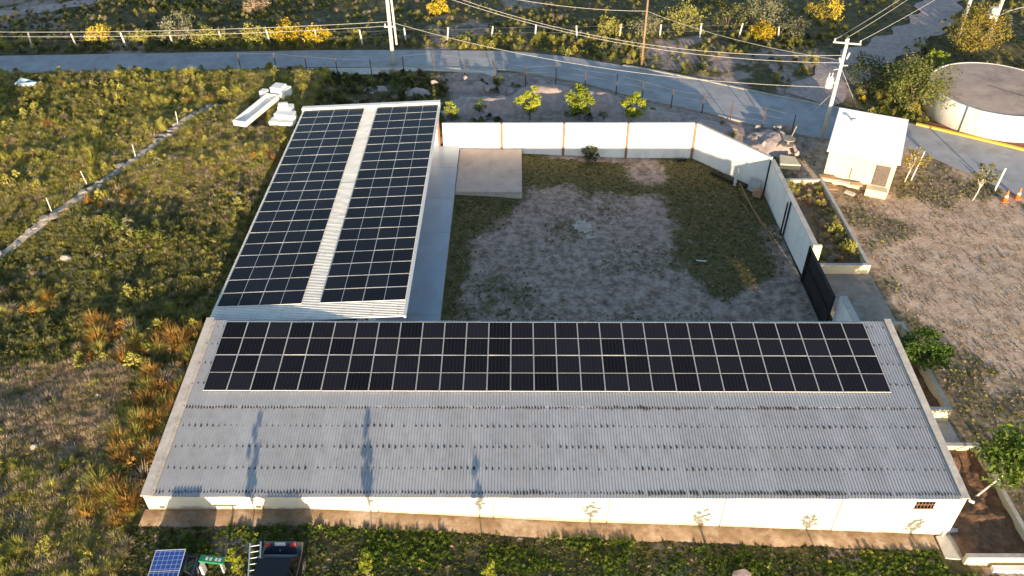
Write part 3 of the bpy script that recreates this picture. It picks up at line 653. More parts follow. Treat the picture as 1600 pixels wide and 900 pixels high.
# ---------------------------------------------------------------- round tank
tk = thing('water_tank', 'round white concrete water tank with brown stained top', 'tank', (40.2, 64, -.1))
part('tank_wall', MB().lathe([(5.35, -.5), (5.35, 2.1), (5.3, 2.16), (5.12, 2.18), (5.12, 1.0)], (40.2, 64, 0), 72), mat('weathered_tank_paint', (.74, .73, .69), (.64, .62, .57), 1.3, .85, stain=(.33, .30, .22), sscale=.55, samt=.75, bump=.15), tk, True)
part('tank_roof', MB().lathe([(5.11, 1.2), (5.11, 2.15), (2.5, 2.2), (.02, 2.22)], (40.2, 64, 0), 64), TANKTOP, tk)
a0 = math.radians(222)
part('pipe', MB().tube([(40.2+5.42*math.cos(a0), 64+5.42*math.sin(a0), z) for z in (-.2, 1, 2.2)], .06, 8), GALVC, tk)
part('roof_joint', MB().box((41.6, 62.2, 2.215), (.06, 6.0, .03), .75), SEAL, tk)
struct('red_verge', strip([(x, y+1.1) for x, y in ROAD_U], [(x, y+.14) for x, y in ROAD_U], .09, np.arange(34, 48, 1.0), 3), REDDIRT)

# ---------------------------------------------------------------- utility poles, cables
def pole(name, label, x, y, zt, r0, r1, m, n=10, arms=()):
    z = gz(x, y)-.1; t = thing(name, label, 'utility pole', (x, y, z))
    part('mast', MB().tube([(x, y, z), (x, y, (z+zt)/2), (x, y, zt)], [r0, (r0+r1)/2, r1], n), m, t, True)
    for (dx, dy, zz, hl) in arms:
        d = Vector((dx, dy, 0)).normalized()
        a = part('crossarm', MB().box((x+d.y*.14, y-d.x*.14, zz), (2*hl, .1, .12), math.atan2(d.y, d.x)), GALVC, t)
        for s in (-1, -.15, 1):
            p = Vector((x, y, zz))+d*(hl-.1)*s
            part('insulator', MB().lathe([(.03, .06), (.07, .12), (.04, .16), (.075, .2), (.03, .3)], (p.x+d.y*.14, p.y-d.x*.14, zz), 8), WPOST, a)
    return t
PA = (-11.75, 73.3); PB = (11.75, 73.9); PC = (24.55, 59.1); PD = (44.4, 80.4); PE = (46.7, 79.0)
pole('utility_pole', 'tall white concrete pole at the road edge behind the left roof', *PA, 9.4, .2, .14, POLEC, arms=[(1, .1, 4.0, .5), (1, .1, 8.9, 1.0)])
part('conduit', MB().tube([(PA[0]+.45, PA[1]+.1, 2.2), (PA[0]+.3, PA[1]+.05, 9)], .1, 6), POLEC, [o for o in COL.objects if o.name == 'utility_pole'][0])
pole('utility_pole', 'thin brown wooden pole across the road behind the boundary wall', *PB, 6.2, .13, .09, WOOD, 8)
pole('utility_pole', 'concrete pole with crossarm and transformer behind the small hut', *PC, 8.4, .19, .12, POLEC, arms=[(1, -.25, 8.1, 1.0)])
pC = [o for o in COL.objects if o.name.startswith('utility_pole')][-1]
tr = part('transformer', MB().lathe([(.28, 0), (.3, .05), (.3, .75), (.24, .85), (.1, .9)], (PC[0]-.62, PC[1]-.1, 4.55), 12), WPOST, pC)
for s in (-.12, .12): part('bushing', MB().tube([(PC[0]-.62+s, PC[1]-.1, 5.4), (PC[0]-.62+s, PC[1]-.1, 5.75)], .045, 6), WPOST, tr)
part('bracket', MB().box((PC[0]-.3, PC[1], 4.9), (.5, .1, .1)).box((PC[0]+.25, PC[1], 6.3), (.5, .08, .08)).box((PC[0]-.25, PC[1], 6.0), (.6, .08, .08), .4), GALVC, pC)
part('cutout_fuse', MB().tube([(PC[0]+.2, PC[1]-.2, 6.9), (PC[0]+.3, PC[1]-.25, 7.4)], .07, 6).tube([(PC[0]-.2, PC[1]-.2, 6.6), (PC[0]-.35, PC[1]-.25, 7.0)], .06, 6), WPOST, pC)
pole('utility_pole', 'pale concrete pole among bushes near the top right corner, left of two', *PD, 9.5, .2, .14, POLEC)
pole('utility_pole', 'pale concrete pole with grey box near the top right corner, right of two', *PE, 9.5, .22, .15, POLEC)
pE = [o for o in COL.objects if o.name.startswith('utility_pole')][-1]
part('transformer', MB().box((PE[0]-.55, PE[1]-.2, 3.1), (.7, .6, 1.0)), WPOST, pE)
lampn = part('lamp_arm', MB().tube([(PE[0], PE[1], 2.6), (PE[0]+1.0, PE[1]-.2, 3.3), (PE[0]+2.2, PE[1]-.3, 3.7)], .05, 6), GALVC, pE)
part('lamp_head', MB().box((PE[0]+2.5, PE[1]-.3, 3.72), (.7, .28, .14)), WPOST, lampn)
def cable(label, a, b, sag, r=.017, k=18):
    a, b = Vector(a), Vector(b); pts = []
    for i in range(k+1):
        t = i/k; p = a.lerp(b, t); p.z -= sag*4*t*(1-t); pts.append(p-a)
    o = solo('cable', MB().tube(pts, r, 4), CABLE, label, 'cable', group='overhead cables'); o.location = a
    return o
LFT = (-75, 74)
cable('lower cable running left from the white concrete pole along the road', (*LFT, 4.1), (PA[0], PA[1], 4.4), .9)
cable('second low cable just under the one running left from the white pole', (*LFT, 3.8), (PA[0], PA[1], 4.0), 1.0, .016)
cable('high cable running left across the top left corner, nearer the road', (*LFT, 7.0), (PA[0], PA[1]-.1, 8.8), .9)
cable('high cable running left across the top left corner, uppermost', (*LFT, 7.6), (PA[0]+.9, PA[1], 9.1), .8)
cable('low slack cable from the white concrete pole to the hut pole', (PA[0], PA[1], 4.4), (PC[0], PC[1], 4.5), 1.3)
cable('high cable from the white pole to the brown pole, uppermost', (PA[0]+.9, PA[1], 9.1), (PB[0], PB[1], 5.1), .9)
cable('high cable from the white pole towards the hut pole, middle', (PA[0]+.3, PA[1]-.1, 9.0), (PC[0], PC[1], 7.1), 2.2)
cable('high cable from the white pole towards the hut pole, lowest', (PA[0]-.5, PA[1]-.1, 8.9), (PC[0], PC[1], 6.5), 2.0)
cable('cable from the brown pole to the hut pole', (PB[0], PB[1], 5.1), (PC[0], PC[1], 6.7), .5)
cable('left cable from the hut pole crossarm towards the top right', (PC[0]-.9, PC[1], 8.35), (PD[0]-.6, PD[1], 9.6), .4)
cable('middle cable from the hut pole crossarm towards the top right', (PC[0]-.1, PC[1], 8.45), (PD[0], PD[1], 9.6), .4)
cable('right cable from the hut pole crossarm towards the top right', (PC[0]+.9, PC[1]-.2, 8.3), (PE[0], PE[1], 9.6), .4)
cable('stay wire dropping from the hut pole to the road verge on its left', (PC[0], PC[1], 4.2), (PC[0]-1.6, PC[1]+1.8, .1), 0, .014)
cable('stay wire dropping from the hut pole to the right behind the hut', (PC[0], PC[1], 6.2), (PC[0]+4.3, PC[1]+3.5, .1), 0, .014)

# ---------------------------------------------------------------- fences
def fence(label, pts, ht, r, m, lean, wires, wr=.008, top=None):
    t = thing('wire_fence', label, 'fence', (pts[len(pts)//2][0], pts[len(pts)//2][1], 0)); rs = random.Random(len(pts)); tops = []
    for x, y in pts:
        z = gz(x, y)-.25; l = rs.uniform(-lean, lean); h = ht*rs.uniform(.92, 1.05)
        part('post', MB().tube([(x, y, z), (x+l, y+rs.uniform(-lean, lean), z+h+.25)], [r, r*.9], 6), m, t); tops.append((x, y, z+.25, h))
    for w in wires:
        part('wire', MB().tube([(a, b, z+h*w) for a, b, z, h in tops], wr, 3, False), GALVC, t)
fence('wire fence of thin rusty posts along the near edge of the road', [(-25.6, 71.3), (-22.4, 71.6), (-19.4, 71.0), (-16.5, 70.5), (-13.4, 70.6), (-10.5, 71.0), (-7.7, 71.2), (-4.9, 70.5), (-2.1, 70.0), (.7, 69.4), (3.4, 69.2), (6.0, 68.6), (8.7, 67.4), (10.9, 66.2), (13.2, 64.8), (15.7, 63.8), (17.8, 62.3), (20.2, 61.2), (22.4, 60.1)], 1.9, .05, RUSTP, .06, (.35, .65, .95))
fence('wire fence of whitewashed posts on the far side of the road', [(-52, 77.4), (-48, 77.5), (-43.6, 77.6), (-38.8, 77.8), (-34.1, 78.0), (-29.4, 78.3), (-24.6, 78.3), (-20, 78.2), (-15.4, 78.2), (-11.2, 79.0), (-7.1, 79.0), (-2.7, 79.6), (1.7, 80.0), (6.0, 80.4), (10.3, 80.7), (14.4, 80.7), (18.5, 80.8), (22.5, 81.1), (26.4, 80.6)], 1.45, .085, WPOST, .22, (.45, .85))

# ---------------------------------------------------------------- stones, rubble and builder's leftovers
def rock_mb(c, s, seed, n=3):
    rs = random.Random(seed); mb = MB(); vs = []; fs = []
    import bmesh
    bm = bmesh.new(); bmesh.ops.create_icosphere(bm, subdivisions=2, radius=1)
    ax = [rs.uniform(.7, 1.2) for _ in range(3)]; pl = [(Vector((rs.uniform(-1, 1), rs.uniform(-1, 1), rs.uniform(-.6, 1))).normalized(), rs.uniform(.55, .85)) for _ in range(9)]
    for v in bm.verts:
        p = v.co.copy()
        for nrm, dd in pl:
            k = p.dot(nrm)
            if k > dd: p -= nrm*(k-dd)
        vs.append((c[0]+p.x*s[0]*ax[0], c[1]+p.y*s[1]*ax[1], c[2]+p.z*s[2]*ax[2]))
    fs = [tuple(v.index for v in f.verts) for f in bm.faces]; bm.free()
    return mb.add(vs, fs)
def rock(label, x, y, s, seed, m=STONE, group=None, dz=0):
    z = gz(x, y)+dz; solo('rock', rock_mb((x, y, z+s[2]*.35), s, seed), m, label, 'rock', (x, y, z), group)
rock('large flat pale rock in the dark weeds at the left edge', -28.3, 40.7, (.65, .35, .32), 1, mat('white_rock', (.45, .40, .35), (.33, .29, .25), 3, .9, bump=.3))
rock('grey rock left of and below the large pale rock', -29.3, 39.5, (.5, .3, .3), 2)
rock('small grey stone beside the large pale rock', -29.6, 41.0, (.25, .2, .2), 3)
rock('white stone in the grass beyond the lower left corner of the building', -18.4, 20.8, (.28, .22, .22), 4, MATS['white_rock'])
for k in range(9): rock('pale stone in the dry patch at lower left, %s from the left' % ORD[k], -27+k*.75+random.uniform(0, .6), random.uniform(25.5, 29.5), (random.uniform(.1, .26),)*3, 20+k, MATS['white_rock'], 'pale stones in the dry patch')
for k in range(16): rock('brown rubble stone behind the slanting wall corner, %s from the left' % ORD[k], 19.2+k*.23+random.uniform(0, .2), random.uniform(56.2, 61.2), (random.uniform(.2, .5), random.uniform(.2, .5), random.uniform(.2, .4)), 40+k, [STONE, DIRT][k % 2], 'rubble behind the slanting wall', .25)
for k in range(8): rock('pale boulder on the dirt heaps behind the boundary wall, %s from left' % ORD[k], -10+k*2+random.uniform(0, 1.6), random.uniform(66.5, 69.5), (random.uniform(.3, .6), random.uniform(.25, .45), random.uniform(.2, .35)), 70+k, DIRT, 'boulders on the dirt heaps', .3)
solo('concrete_footing', MB().prism([(20.1, 54.8), (21.6, 54.6), (21.5, 55.9), (20.4, 56.2)], -.3, .25), CREAM, 'cream concrete block outside the corner of the courtyard wall', 'block', (21, 55.3, -.2))
solo('spool', MB().lathe([(.5, 0), (.5, .06), (.1, .08), (.1, .5), (.5, .52), (.5, .58)], (21.3, 57.5, .4), 14).tube([(21.3, 57.5, .5), (22.2, 58.6, 1.9)], .05, 6), STONE, 'pale cable reel with a pole sticking out beside the rubble', 'reel', (21.3, 57.5, .3))
# low stone footing running diagonally through the field
fl = [(-36.2, 31), (-32.7, 40.9), (-31.0, 45.0), (-29.3, 49.2), (-27.6, 53.4), (-26.1, 57.8), (-24.3, 61.2)]
ft = thing('stone_footing', 'low stone wall footing running diagonally through the weeds on the left', 'wall', (-30, 49, 1.2)); rs = random.Random(9)
mb = MB(); pv = None
for a, b in zip(fl[:-1], fl[1:]):
    a, b = Vector(a), Vector(b); n = int((b-a).length/.5)
    for i in range(n):
        p, q = a.lerp(b, i/n), a.lerp(b, (i+1)/n); w = .27*(.8+.5*vnoise(np.array([p.y*1.3]), np.array([.5]), 6)[0]); hh = .14+.16*vnoise(np.array([p.y*.9]), np.array([3.5]), 6)[0]
        mb.hexa([(p.x-w, p.y, gz(p.x, p.y)-.3), (p.x+w, p.y, gz(p.x, p.y)-.3), (q.x+w, q.y, gz(q.x, q.y)-.3), (q.x-w, q.y, gz(q.x, q.y)-.3)], [(p.x-w, p.y, gz(p.x, p.y)+hh), (p.x+w*.9, p.y, gz(p.x, p.y)+hh), (q.x+w*.9, q.y, gz(q.x, q.y)+hh), (q.x-w, q.y, gz(q.x, q.y)+hh)])
part('mortar_bed', mb, mat('old_mortar', (.40, .36, .31), (.26, .23, .20), 2, .95, bump=.5), ft)
stone_me = [rock_mb((0, 0, 0), (.46, .5, .2), 100+k).mesh('footing_stone', STONE) for k in range(5)]
for a, b in zip(fl[:-1], fl[1:]):
    a, b = Vector(a), Vector(b); n = int((b-a).length/.34)
    for i in range(n):
        p = a.lerp(b, i/n)+Vector((rs.uniform(-.22, .22), rs.uniform(-.15, .15)))
        if rs.random() < .22: continue
        piece('stone', rs.choice(stone_me), ft, (p.x+30, p.y-49, gz(p.x, p.y)+.16-1.2+rs.uniform(-.06, .06)), (rs.uniform(-.2, .2), rs.uniform(-.2, .2), rs.uniform(0, 6)), (rs.uniform(.7, 1.2),)*3)
for i, (x, y) in enumerate([(-33.1, 41.9), (-31.2, 45.6), (-30.1, 48.9), (-28.1, 52.6), (-26.4, 57.2)]):
    z = gz(x, y); solo('stake', MB().tube([(x, y, z-.2), (x+rs.uniform(-.15, .15), y, z+1.3)], .035, 5), WPOST, 'thin pale stake by the stone footing, %s from the left edge' % ORD[i], 'stake', (x, y, z), 'stakes along the stone footing')
# white precast troughs and stacked white blocks by the left building
def beam(name, label, x, y, L, W, Hh, rz, zoff=0, m=WHITE2):
    z = gz(x, y)+zoff+.35; t = .1; mb = MB(); c, s = math.cos(rz), math.sin(rz)
    def bx(a, b):
        pts = [(a[0], a[1]), (b[0], a[1]), (b[0], b[1]), (a[0], b[1])]
        mb.prism([(x+p*c-q*s, y+p*s+q*c) for p, q in pts], z+a[2], z+b[2])
    bx((-W/2, -L/2, 0), (W/2, L/2, t)); bx((-W/2, -L/2, t), (-W/2+t, L/2, Hh)); bx((W/2-t, -L/2, t), (W/2, L/2, Hh)); bx((-W/2+t, -L/2, t), (W/2-t, -L/2+t, Hh)); bx((-W/2+t, L/2-t, t), (W/2-t, L/2, Hh))
    return solo(name, mb, m, label, 'trough', (x, y, z-.35))
beam('concrete_trough', 'long white concrete trough lying in the weeds left of the solar roof', -20.75, 59.3, 5.0, 1.1, .42, -.30)
def cluster(name, label, x, y, blocks, m=WHITE2):
    z = gz(x, y)+.25; mb = MB()
    for bx_, by_, bz_, sx, sy, sz, rz in blocks: mb.box((x+bx_, y+by_, z+bz_+sz/2), (sx, sy, sz), rz)
    return solo(name, mb, m, label, 'block', (x, y, z-.25), 'white concrete blocks by the left building')
cluster('concrete_block', 'big white block at the far end of the white trough', -19.55, 62.6, [(0, 0, 0, 1.2, 1.3, .7, -.3), (-.2, .1, .7, .95, 1.0, .2, -.3)])
cluster('concrete_block', 'small white block on the left rim of the white trough', -20.85, 62.2, [(0, 0, 0, .5, .6, .7, -.3)])
cluster('concrete_block', 'lowest white slab of the pile beside the left roof edge', -18.3, 57.5, [(0, 0, 0, 1.9, .8, .3, -.1)])
cluster('concrete_block', 'middle white slab of the pile beside the left roof edge', -18.2, 58.2, [(0, 0, 0, 1.5, .8, .6, -.2), (.6, -.3, .3, .6, .5, .25, .1)])
cluster('concrete_block', 'topmost white slabs of the pile beside the left roof edge', -18.3, 59.0, [(0, 0, 0, 1.1, .7, .85, -.1), (-.2, .1, .85, .7, .35, .16, .2)])
x, y = -41.9, 64.8; z = gz(x, y)
solo('plastic_sheet', MB().prism([(x-.9, y-.1), (x+.6, y-.5), (x+1.0, y+.2), (x-.5, y+.5)], z+.1, lambda a, b: z+.5+.25*math.sin(a*3)*math.cos(b*4)), mat('pale_blue_plastic', (.55, .68, .72), (.5, .62, .66), 2, .5), 'pale blue plastic sheet lying in the shaded weeds at upper left', 'sheet', (x, y, z))
# courtyard bits
zc = lambda x, y: float(court_z(x, y))
def cpipe(label, pts, r, m, name='pipe'):
    solo(name, MB().tube([(x, y, zc(x, y)+r+dz) for x, y, dz in pts], r, 6), m, label, 'pipe', (pts[0][0], pts[0][1], zc(pts[0][0], pts[0][1])))
cpipe('long thin pale pipe lying along the right side of the courtyard grass', [(16.6, 52.6, .5), (17.0, 49.5, .1), (17.4, 46.2, .05), (17.5, 44.4, .03)], .05, WOOD)
cpipe('short pale stick on the grass beside the long pipe', [(16.4, 50.6, .02), (16.6, 49.8, .02), (16.6, 49.2, .02)], .035, WOOD, 'stick')
cpipe('black pipe bundle at the foot of the slanting wall', [(15.0, 54.9, .05), (16.3, 53.4, .08), (17.1, 52.6, .1)], .12, STEEL_B)
cpipe('short black pipe at the foot of the far wall corner', [(12.6, 57.0, .05), (13.4, 57.1, .05)], .09, STEEL_B)
solo('white_upright', MB().box2((16.32, 53.1, -.7), (16.5, 53.25, .75)), WPOST, 'small white upright post against the slanting wall', 'post', (16.4, 53.2, -.7))
solo('scrap_sheet', MB().box((17.55, 52.1, -.05), (.9, .06, .95), -.87, -.3), GALVC, 'grey sheet of metal leaning in the right wall corner', 'sheet', (17.6, 52, -.6))
solo('scrap_carton', MB().box((17.7, 51.5, -.3), (.6, .5, .5), -.6).box((17.75, 51.5, -.02), (.3, .52, .05), -.6), BOXMAT, 'brown carton in front of the metal sheet in the wall corner', 'carton', (17.7, 51.5, -.6))
cpipe('thin white strip lying on the grass near the courtyard centre', [(11.9, 43.8, .02), (12.6, 43.7, .02)], .05, WPOST, 'strip')

# ---------------------------------------------------------------- traffic cones, white marker post
def cone(label, x, y):
    z = gz(x, y)+.02; t = thing('traffic_cone', label, 'traffic cone', (x, y, z), 'cones at the road edge')
    part('base', MB().box((x, y, z+.03), (.45, .45, .06)), ORANGE, t)
    c = part('cone_body', MB().lathe([(.19, .06), (.13, .4), (.05, .85), (.035, .9)], (x, y, z), 14), ORANGE, t, True)
    part('band', MB().lathe([(.142, .36), (.115, .52), (.112, .52), (.13, .36)], (x, y, z), 14), WPOST, c)
cone('orange traffic cone at the right edge, left one of the pair', 35.2, 50.2); cone('orange traffic cone at the right edge, right one of the pair', 36.3, 50.6)
solo('marker_post', MB().tube([(35.1, 51.6, -.4), (35.5, 52.0, 1.5)], .07, 8), WPOST, 'leaning white post near the orange cones', 'post', (35.1, 51.6, -.3))

# ---------------------------------------------------------------- vegetation prototypes
def clump_mesh(name, m, kind, n, r, h, ls, seed, stem=None):
    rs = np.random.default_rng(seed); V = []; F = []; T = []
    for i in range(n):
        a = rs.uniform(0, 2*math.pi); tone = rs.random(); o = len(V)
        if kind == 'blade':
            q = r*.35*math.sqrt(rs.random()); bx, by = q*math.cos(a), q*math.sin(a); l = h*rs.uniform(.5, 1.1); out = r*rs.uniform(.3, 1.0); w = ls*rs.uniform(.6, 1.3)
            b = a+rs.uniform(-.6, .6); dx, dy = math.cos(b), math.sin(b); sx, sy = -dy*w, dx*w
            mid = (bx+dx*out*.4, by+dy*out*.4, l*.65); tip = (bx+dx*out, by+dy*out, l*rs.uniform(.75, 1.0))
            V += [(bx-sx, by-sy, 0), (bx+sx, by+sy, 0), (mid[0]+sx*.8, mid[1]+sy*.8, mid[2]), (mid[0]-sx*.8, mid[1]-sy*.8, mid[2]), tip]
            F += [(o, o+1, o+2, o+3), (o+3, o+2, o+4)]; T += [tone]*5
        else:
            u = rs.random()**.5; zz = h*rs.uniform(.08, 1.0); rr = r*u*(1-.55*(zz/h)**2)*(.55+.45*math.sin(math.pi*min(1, zz/h+.25)))
            c = np.array([rr*math.cos(a), rr*math.sin(a), zz]); s = ls*rs.uniform(.6, 1.4)
            n1 = rs.normal(size=3); n1[2] = abs(n1[2])*.6+.1; n1 /= np.linalg.norm(n1); t1 = np.cross(n1, rs.normal(size=3)); t1 /= np.linalg.norm(t1); t2 = np.cross(n1, t1)
            for p in (-t1*1.3, t2*.55, t1*1.3, -t2*.55): V.append(tuple(c+p*s))
            F.append((o, o+1, o+2, o+3)); T += [tone]*4
    me = bpy.data.meshes.new(name); me.from_pydata(V, [], F); me.materials.append(m)
    at = me.attributes.new('tone', 'FLOAT', 'POINT'); at.data.foreach_set('value', np.array(T, np.float32)); me.update()
    return me
L_GREEN = leaf_mat('leaf_green', (.05, .07, .014), (.10, .125, .022), (.16, .17, .03))
L_OLIVE = leaf_mat('leaf_olive', (.12, .118, .04), (.205, .19, .062), (.30, .265, .09))
L_YGREEN = leaf_mat('leaf_yellow_green', (.21, .205, .04), (.34, .315, .065), (.45, .40, .10))
L_TAN = leaf_mat('dry_tan', (.24, .165, .10), (.38, .28, .18), (.50, .39, .27), .1)
L_RUST = leaf_mat('dry_rust', (.22, .10, .022), (.36, .19, .042), (.46, .28, .075), .2)
L_FLOW = leaf_mat('yellow_blossom', (.34, .24, .015), (.48, .34, .02), (.55, .42, .04), .15)
L_BRIGHT = leaf_mat('leaf_bright', (.18, .22, .02), (.32, .35, .035), (.42, .42, .05), .35)
L_FRESH = leaf_mat('leaf_fresh', (.05, .10, .012), (.11, .17, .02), (.18, .22, .03), .3)
L_GREY = leaf_mat('leaf_grey_green', (.09, .095, .055), (.17, .17, .095), (.24, .23, .13), .2)
L_DARK = leaf_mat('leaf_dark', (.025, .038, .012), (.045, .06, .016), (.07, .085, .024), .15)
def protos(name, specs):
    c = bpy.data.collections.new(name)
    for i, s in enumerate(specs):
        me = clump_mesh('%s_%02d' % (name, i), *s); c.objects.link(bpy.data.objects.new('%s_%02d' % (name, i), me))
    return c
def scatter(name, coll, pts, idx, scl, rotz, label, m=None, cat='vegetation'):
    n = len(pts); me = bpy.data.meshes.new(name); me.from_pydata(pts.tolist(), [], [])
    for an, tp, key, val in (('idx', 'INT', 'value', idx.astype(np.int32)), ('scl', 'FLOAT', 'value', scl.astype(np.float32))):
        a = me.attributes.new(an, tp, 'POINT'); a.data.foreach_set(key, val)
    rot = np.zeros((n, 3), np.float32); rot[:, 2] = rotz; rot[:, 0] = RNG.uniform(-.2, .2, n); rot[:, 1] = RNG.uniform(-.2, .2, n)
    a = me.attributes.new('rot', 'FLOAT_VECTOR', 'POINT'); a.data.foreach_set('vector', rot.ravel())
    o = link(bpy.data.objects.new(name, me)); setp(o, label, cat, None, 'stuff')
    ng = bpy.data.node_groups.new(name+'_nodes', 'GeometryNodeTree')
    ng.interface.new_socket('Geometry', in_out='INPUT', socket_type='NodeSocketGeometry'); ng.interface.new_socket('Geometry', in_out='OUTPUT', socket_type='NodeSocketGeometry')
    gi = ng.nodes.new('NodeGroupInput'); go = ng.nodes.new('NodeGroupOutput'); ip = ng.nodes.new('GeometryNodeInstanceOnPoints'); ci = ng.nodes.new('GeometryNodeCollectionInfo')
    ci.inputs['Collection'].default_value = coll; ci.inputs['Separate Children'].default_value = True; ci.inputs['Reset Children'].default_value = True
    def attr(nm, tp):
        k = ng.nodes.new('GeometryNodeInputNamedAttribute'); k.data_type = tp; k.inputs['Name'].default_value = nm; return k.outputs['Attribute']
    ng.links.new(gi.outputs[0], ip.inputs['Points']); ng.links.new(ci.outputs[0], ip.inputs['Instance']); ip.inputs['Pick Instance'].default_value = True
    ng.links.new(attr('idx', 'INT'), ip.inputs['Instance Index']); ng.links.new(attr('scl', 'FLOAT'), ip.inputs['Scale'])
    e2r = ng.nodes.new('FunctionNodeEulerToRotation'); ng.links.new(attr('rot', 'FLOAT_VECTOR'), e2r.inputs[0]); ng.links.new(e2r.outputs[0], ip.inputs['Rotation'])
    ng.links.new(ip.outputs[0], go.inputs[0])
    md = o.modifiers.new('scatter', 'NODES'); md.node_group = ng
    return o
W = 'leaf'; B = 'blade'
weeds = protos('weed', [
    (L_GREEN, W, 150, .42, .55, .055, 1), (L_GREEN, W, 130, .36, .75, .05, 2), (L_OLIVE, W, 150, .42, .5, .05, 3), (L_OLIVE, B, 130, .5, .75, .010, 4),
    (L_YGREEN, W, 160, .42, .6, .05, 5), (L_YGREEN, B, 150, .5, .85, .010, 6), (L_TAN, B, 130, .45, .6, .010, 7), (L_TAN, W, 90, .35, .3, .045, 8),
    (L_RUST, B, 150, .5, .8, .010, 9), (L_RUST, W, 120, .4, .6, .045, 10), (L_FLOW, W, 150, .42, .65, .05, 11), (L_GREY, W, 150, .45, .7, .045, 12), (L_DARK, W, 150, .42, .55, .055, 13)])
def sample(x0, x1, y0, y1, dens):
    n = int((x1-x0)*(y1-y0)*dens); return RNG.uniform(x0, x1, n), RNG.uniform(y0, y1, n)
def pick(n, table):
    k, w = zip(*table); w = np.array(w, float); return RNG.choice(np.array(k), size=n, p=w/w.sum())
# left field: a low carpet and, over it, uneven taller weeds
def field_types(x, y, tall):
    nz = fbm(x*.13, y*.13, 51)+(fbm(x*.5, y*.5, 57)-.5)*.35; n = len(x)
    up = sst(44, 50, y); low = 1-sst(26, 29, y); mid = np.clip(1-up-low, 0, 1)
    lush = pick(n, [(4, 5), (5, 4), (2, 3), (0, 1), (6, 1), (11, .6), (8, .12)])
    soso = pick(n, [(2, 4), (3, 2), (4, 3), (0, 1.2), (6, 1.6), (7, .6), (11, .5)])
    dim = pick(n, [(0, 3), (2, 3), (12, 2), (3, 2), (1, 1.5), (6, .5), (11, .6)])
    straw = pick(n, [(6, 4), (7, 2), (3, 2), (4, 2), (5, 2), (2, 1.5), (8, .5)])
    idx = np.where(nz > .5, lush, np.where(nz > .4, soso, np.where(RNG.random(n) < .6, soso, straw)))
    idx = np.where((mid > RNG.random(n)*1.2), np.where(nz > .6, soso, dim), idx)
    idx = np.where(low > RNG.random(n)*1.1, np.where(nz > .52, lush, straw), idx)
    return idx
def field_ok(x, y):
    dl = pol_y(ROAD_L, x)-y
    ok = (dl > .4)&((x < -17.0)|(y < 20.5))&(x > -31-(y-18)*.62)
    ok &= ~((np.abs((x+20.7)*math.cos(.3)+(y-59.4)*math.sin(.3)) < .75)&(np.abs(y-59.4) < 2.6))
    ok &= ~((np.abs(x-np.interp(y, [p[1] for p in fl], [p[0] for p in fl])) < .45)&(y > 29)&(y < 62))
    return ok
def in_patch(x, y): return box_mask(x, y, -29, -20.2, 24.8, 31.0, 1.2)+(fbm(x*.5, y*.5, 58)-.5)*.8
turf = protos('turf', [(L_YGREEN, B, 80, .34, .42, .011, 61), (L_YGREEN, W, 70, .32, .26, .035, 62), (L_OLIVE, B, 80, .34, .40, .011, 63), (L_TAN, B, 80, .34, .42, .011, 64), (L_GREEN, W, 70, .32, .25, .035, 65), (L_OLIVE, W, 70, .32, .25, .035, 66), (L_GREY, B, 80, .32, .4, .010, 67), (L_RUST, B, 70, .3, .4, .010, 68)])
x, y = sample(-66, -16.7, 12, 71.5, 34); ok = field_ok(x, y); x, y = x[ok], y[ok]
nz = fbm(x*.13, y*.13, 51)+(fbm(x*.5, y*.5, 57)-.5)*.4; pt = in_patch(x, y) > .35
mid = (1-sst(43, 48, y))*sst(27, 32, y)*(x > -33) > RNG.random(len(x))
idx = np.where(nz > .46, pick(len(x), [(0, 5), (1, 3), (2, 2), (3, 1), (5, 1)]), pick(len(x), [(2, 3), (0, 2), (5, 2), (3, 2.5), (6, 1), (4, 1)]))
mac = fbm(x*.06+3, y*.075, 58, 3)
idx = np.where((mac < .44)&(y > 44)&(RNG.random(len(x)) < .75), pick(len(x), [(4, 3), (5, 3), (2, 1.5)]), idx); idx = np.where((mac > .54)&(RNG.random(len(x)) < .8), pick(len(x), [(0, 5), (1, 3), (3, 2)]), idx)
idx = np.where(mid, pick(len(x), [(4, 3), (2, 3), (5, 3), (6, 1), (0, .6)]), idx)
idx = np.where((y < 27)&(RNG.random(len(x)) < .6), pick(len(x), [(3, 4), (2, 2), (0, 2), (7, .3)]), idx)
idx = np.where(pt, pick(len(x), [(3, 6), (0, 1.2), (2, .8), (7, .4)]), idx)
scatter('field_turf', turf, np.stack([x, y, ground_z(x, y)-.02], 1), idx, RNG.uniform(.6, 1.15, len(x)), RNG.uniform(0, 6.28, len(x)), 'fine sunlit grass between the weeds of the left field')
x, y = sample(-66, -16.7, 12, 71.5, 9); ok = field_ok(x, y); x, y = x[ok], y[ok]
n2 = fbm(x*.5, y*.5, 53); ok = RNG.random(len(x)) < .55+.45*sst(.35, .5, n2); x, y, n2 = x[ok], y[ok], n2[ok]
idx = field_types(x, y, False); pt = in_patch(x, y) > .5; idx = np.where(pt, pick(len(x), [(6, 6), (7, 3), (4, .9), (3, .8), (9, .35)]), idx)
scl = (.22+.42*sst(.35, .7, n2))*RNG.lognormal(0, .3, len(x))*np.where(pt, .85, 1)
scatter('field_grass', weeds, np.stack([x, y, ground_z(x, y)-.02], 1), idx, scl, RNG.uniform(0, 6.28, len(x)), 'low yellow-green and straw-coloured grass carpeting the rough field on the left')
x, y = sample(-66, -16.7, 12, 71.5, 2.2); ok = field_ok(x, y); x, y = x[ok], y[ok]
n2 = fbm(x*.35, y*.35, 54); pt = in_patch(x, y) > .4; ok = (RNG.random(len(x)) < (.10+.9*sst(.47, .64, n2))*np.where(y > 46, .7, 1))&~(pt&(RNG.random(len(x)) < .85)); x, y, n2 = x[ok], y[ok], n2[ok]
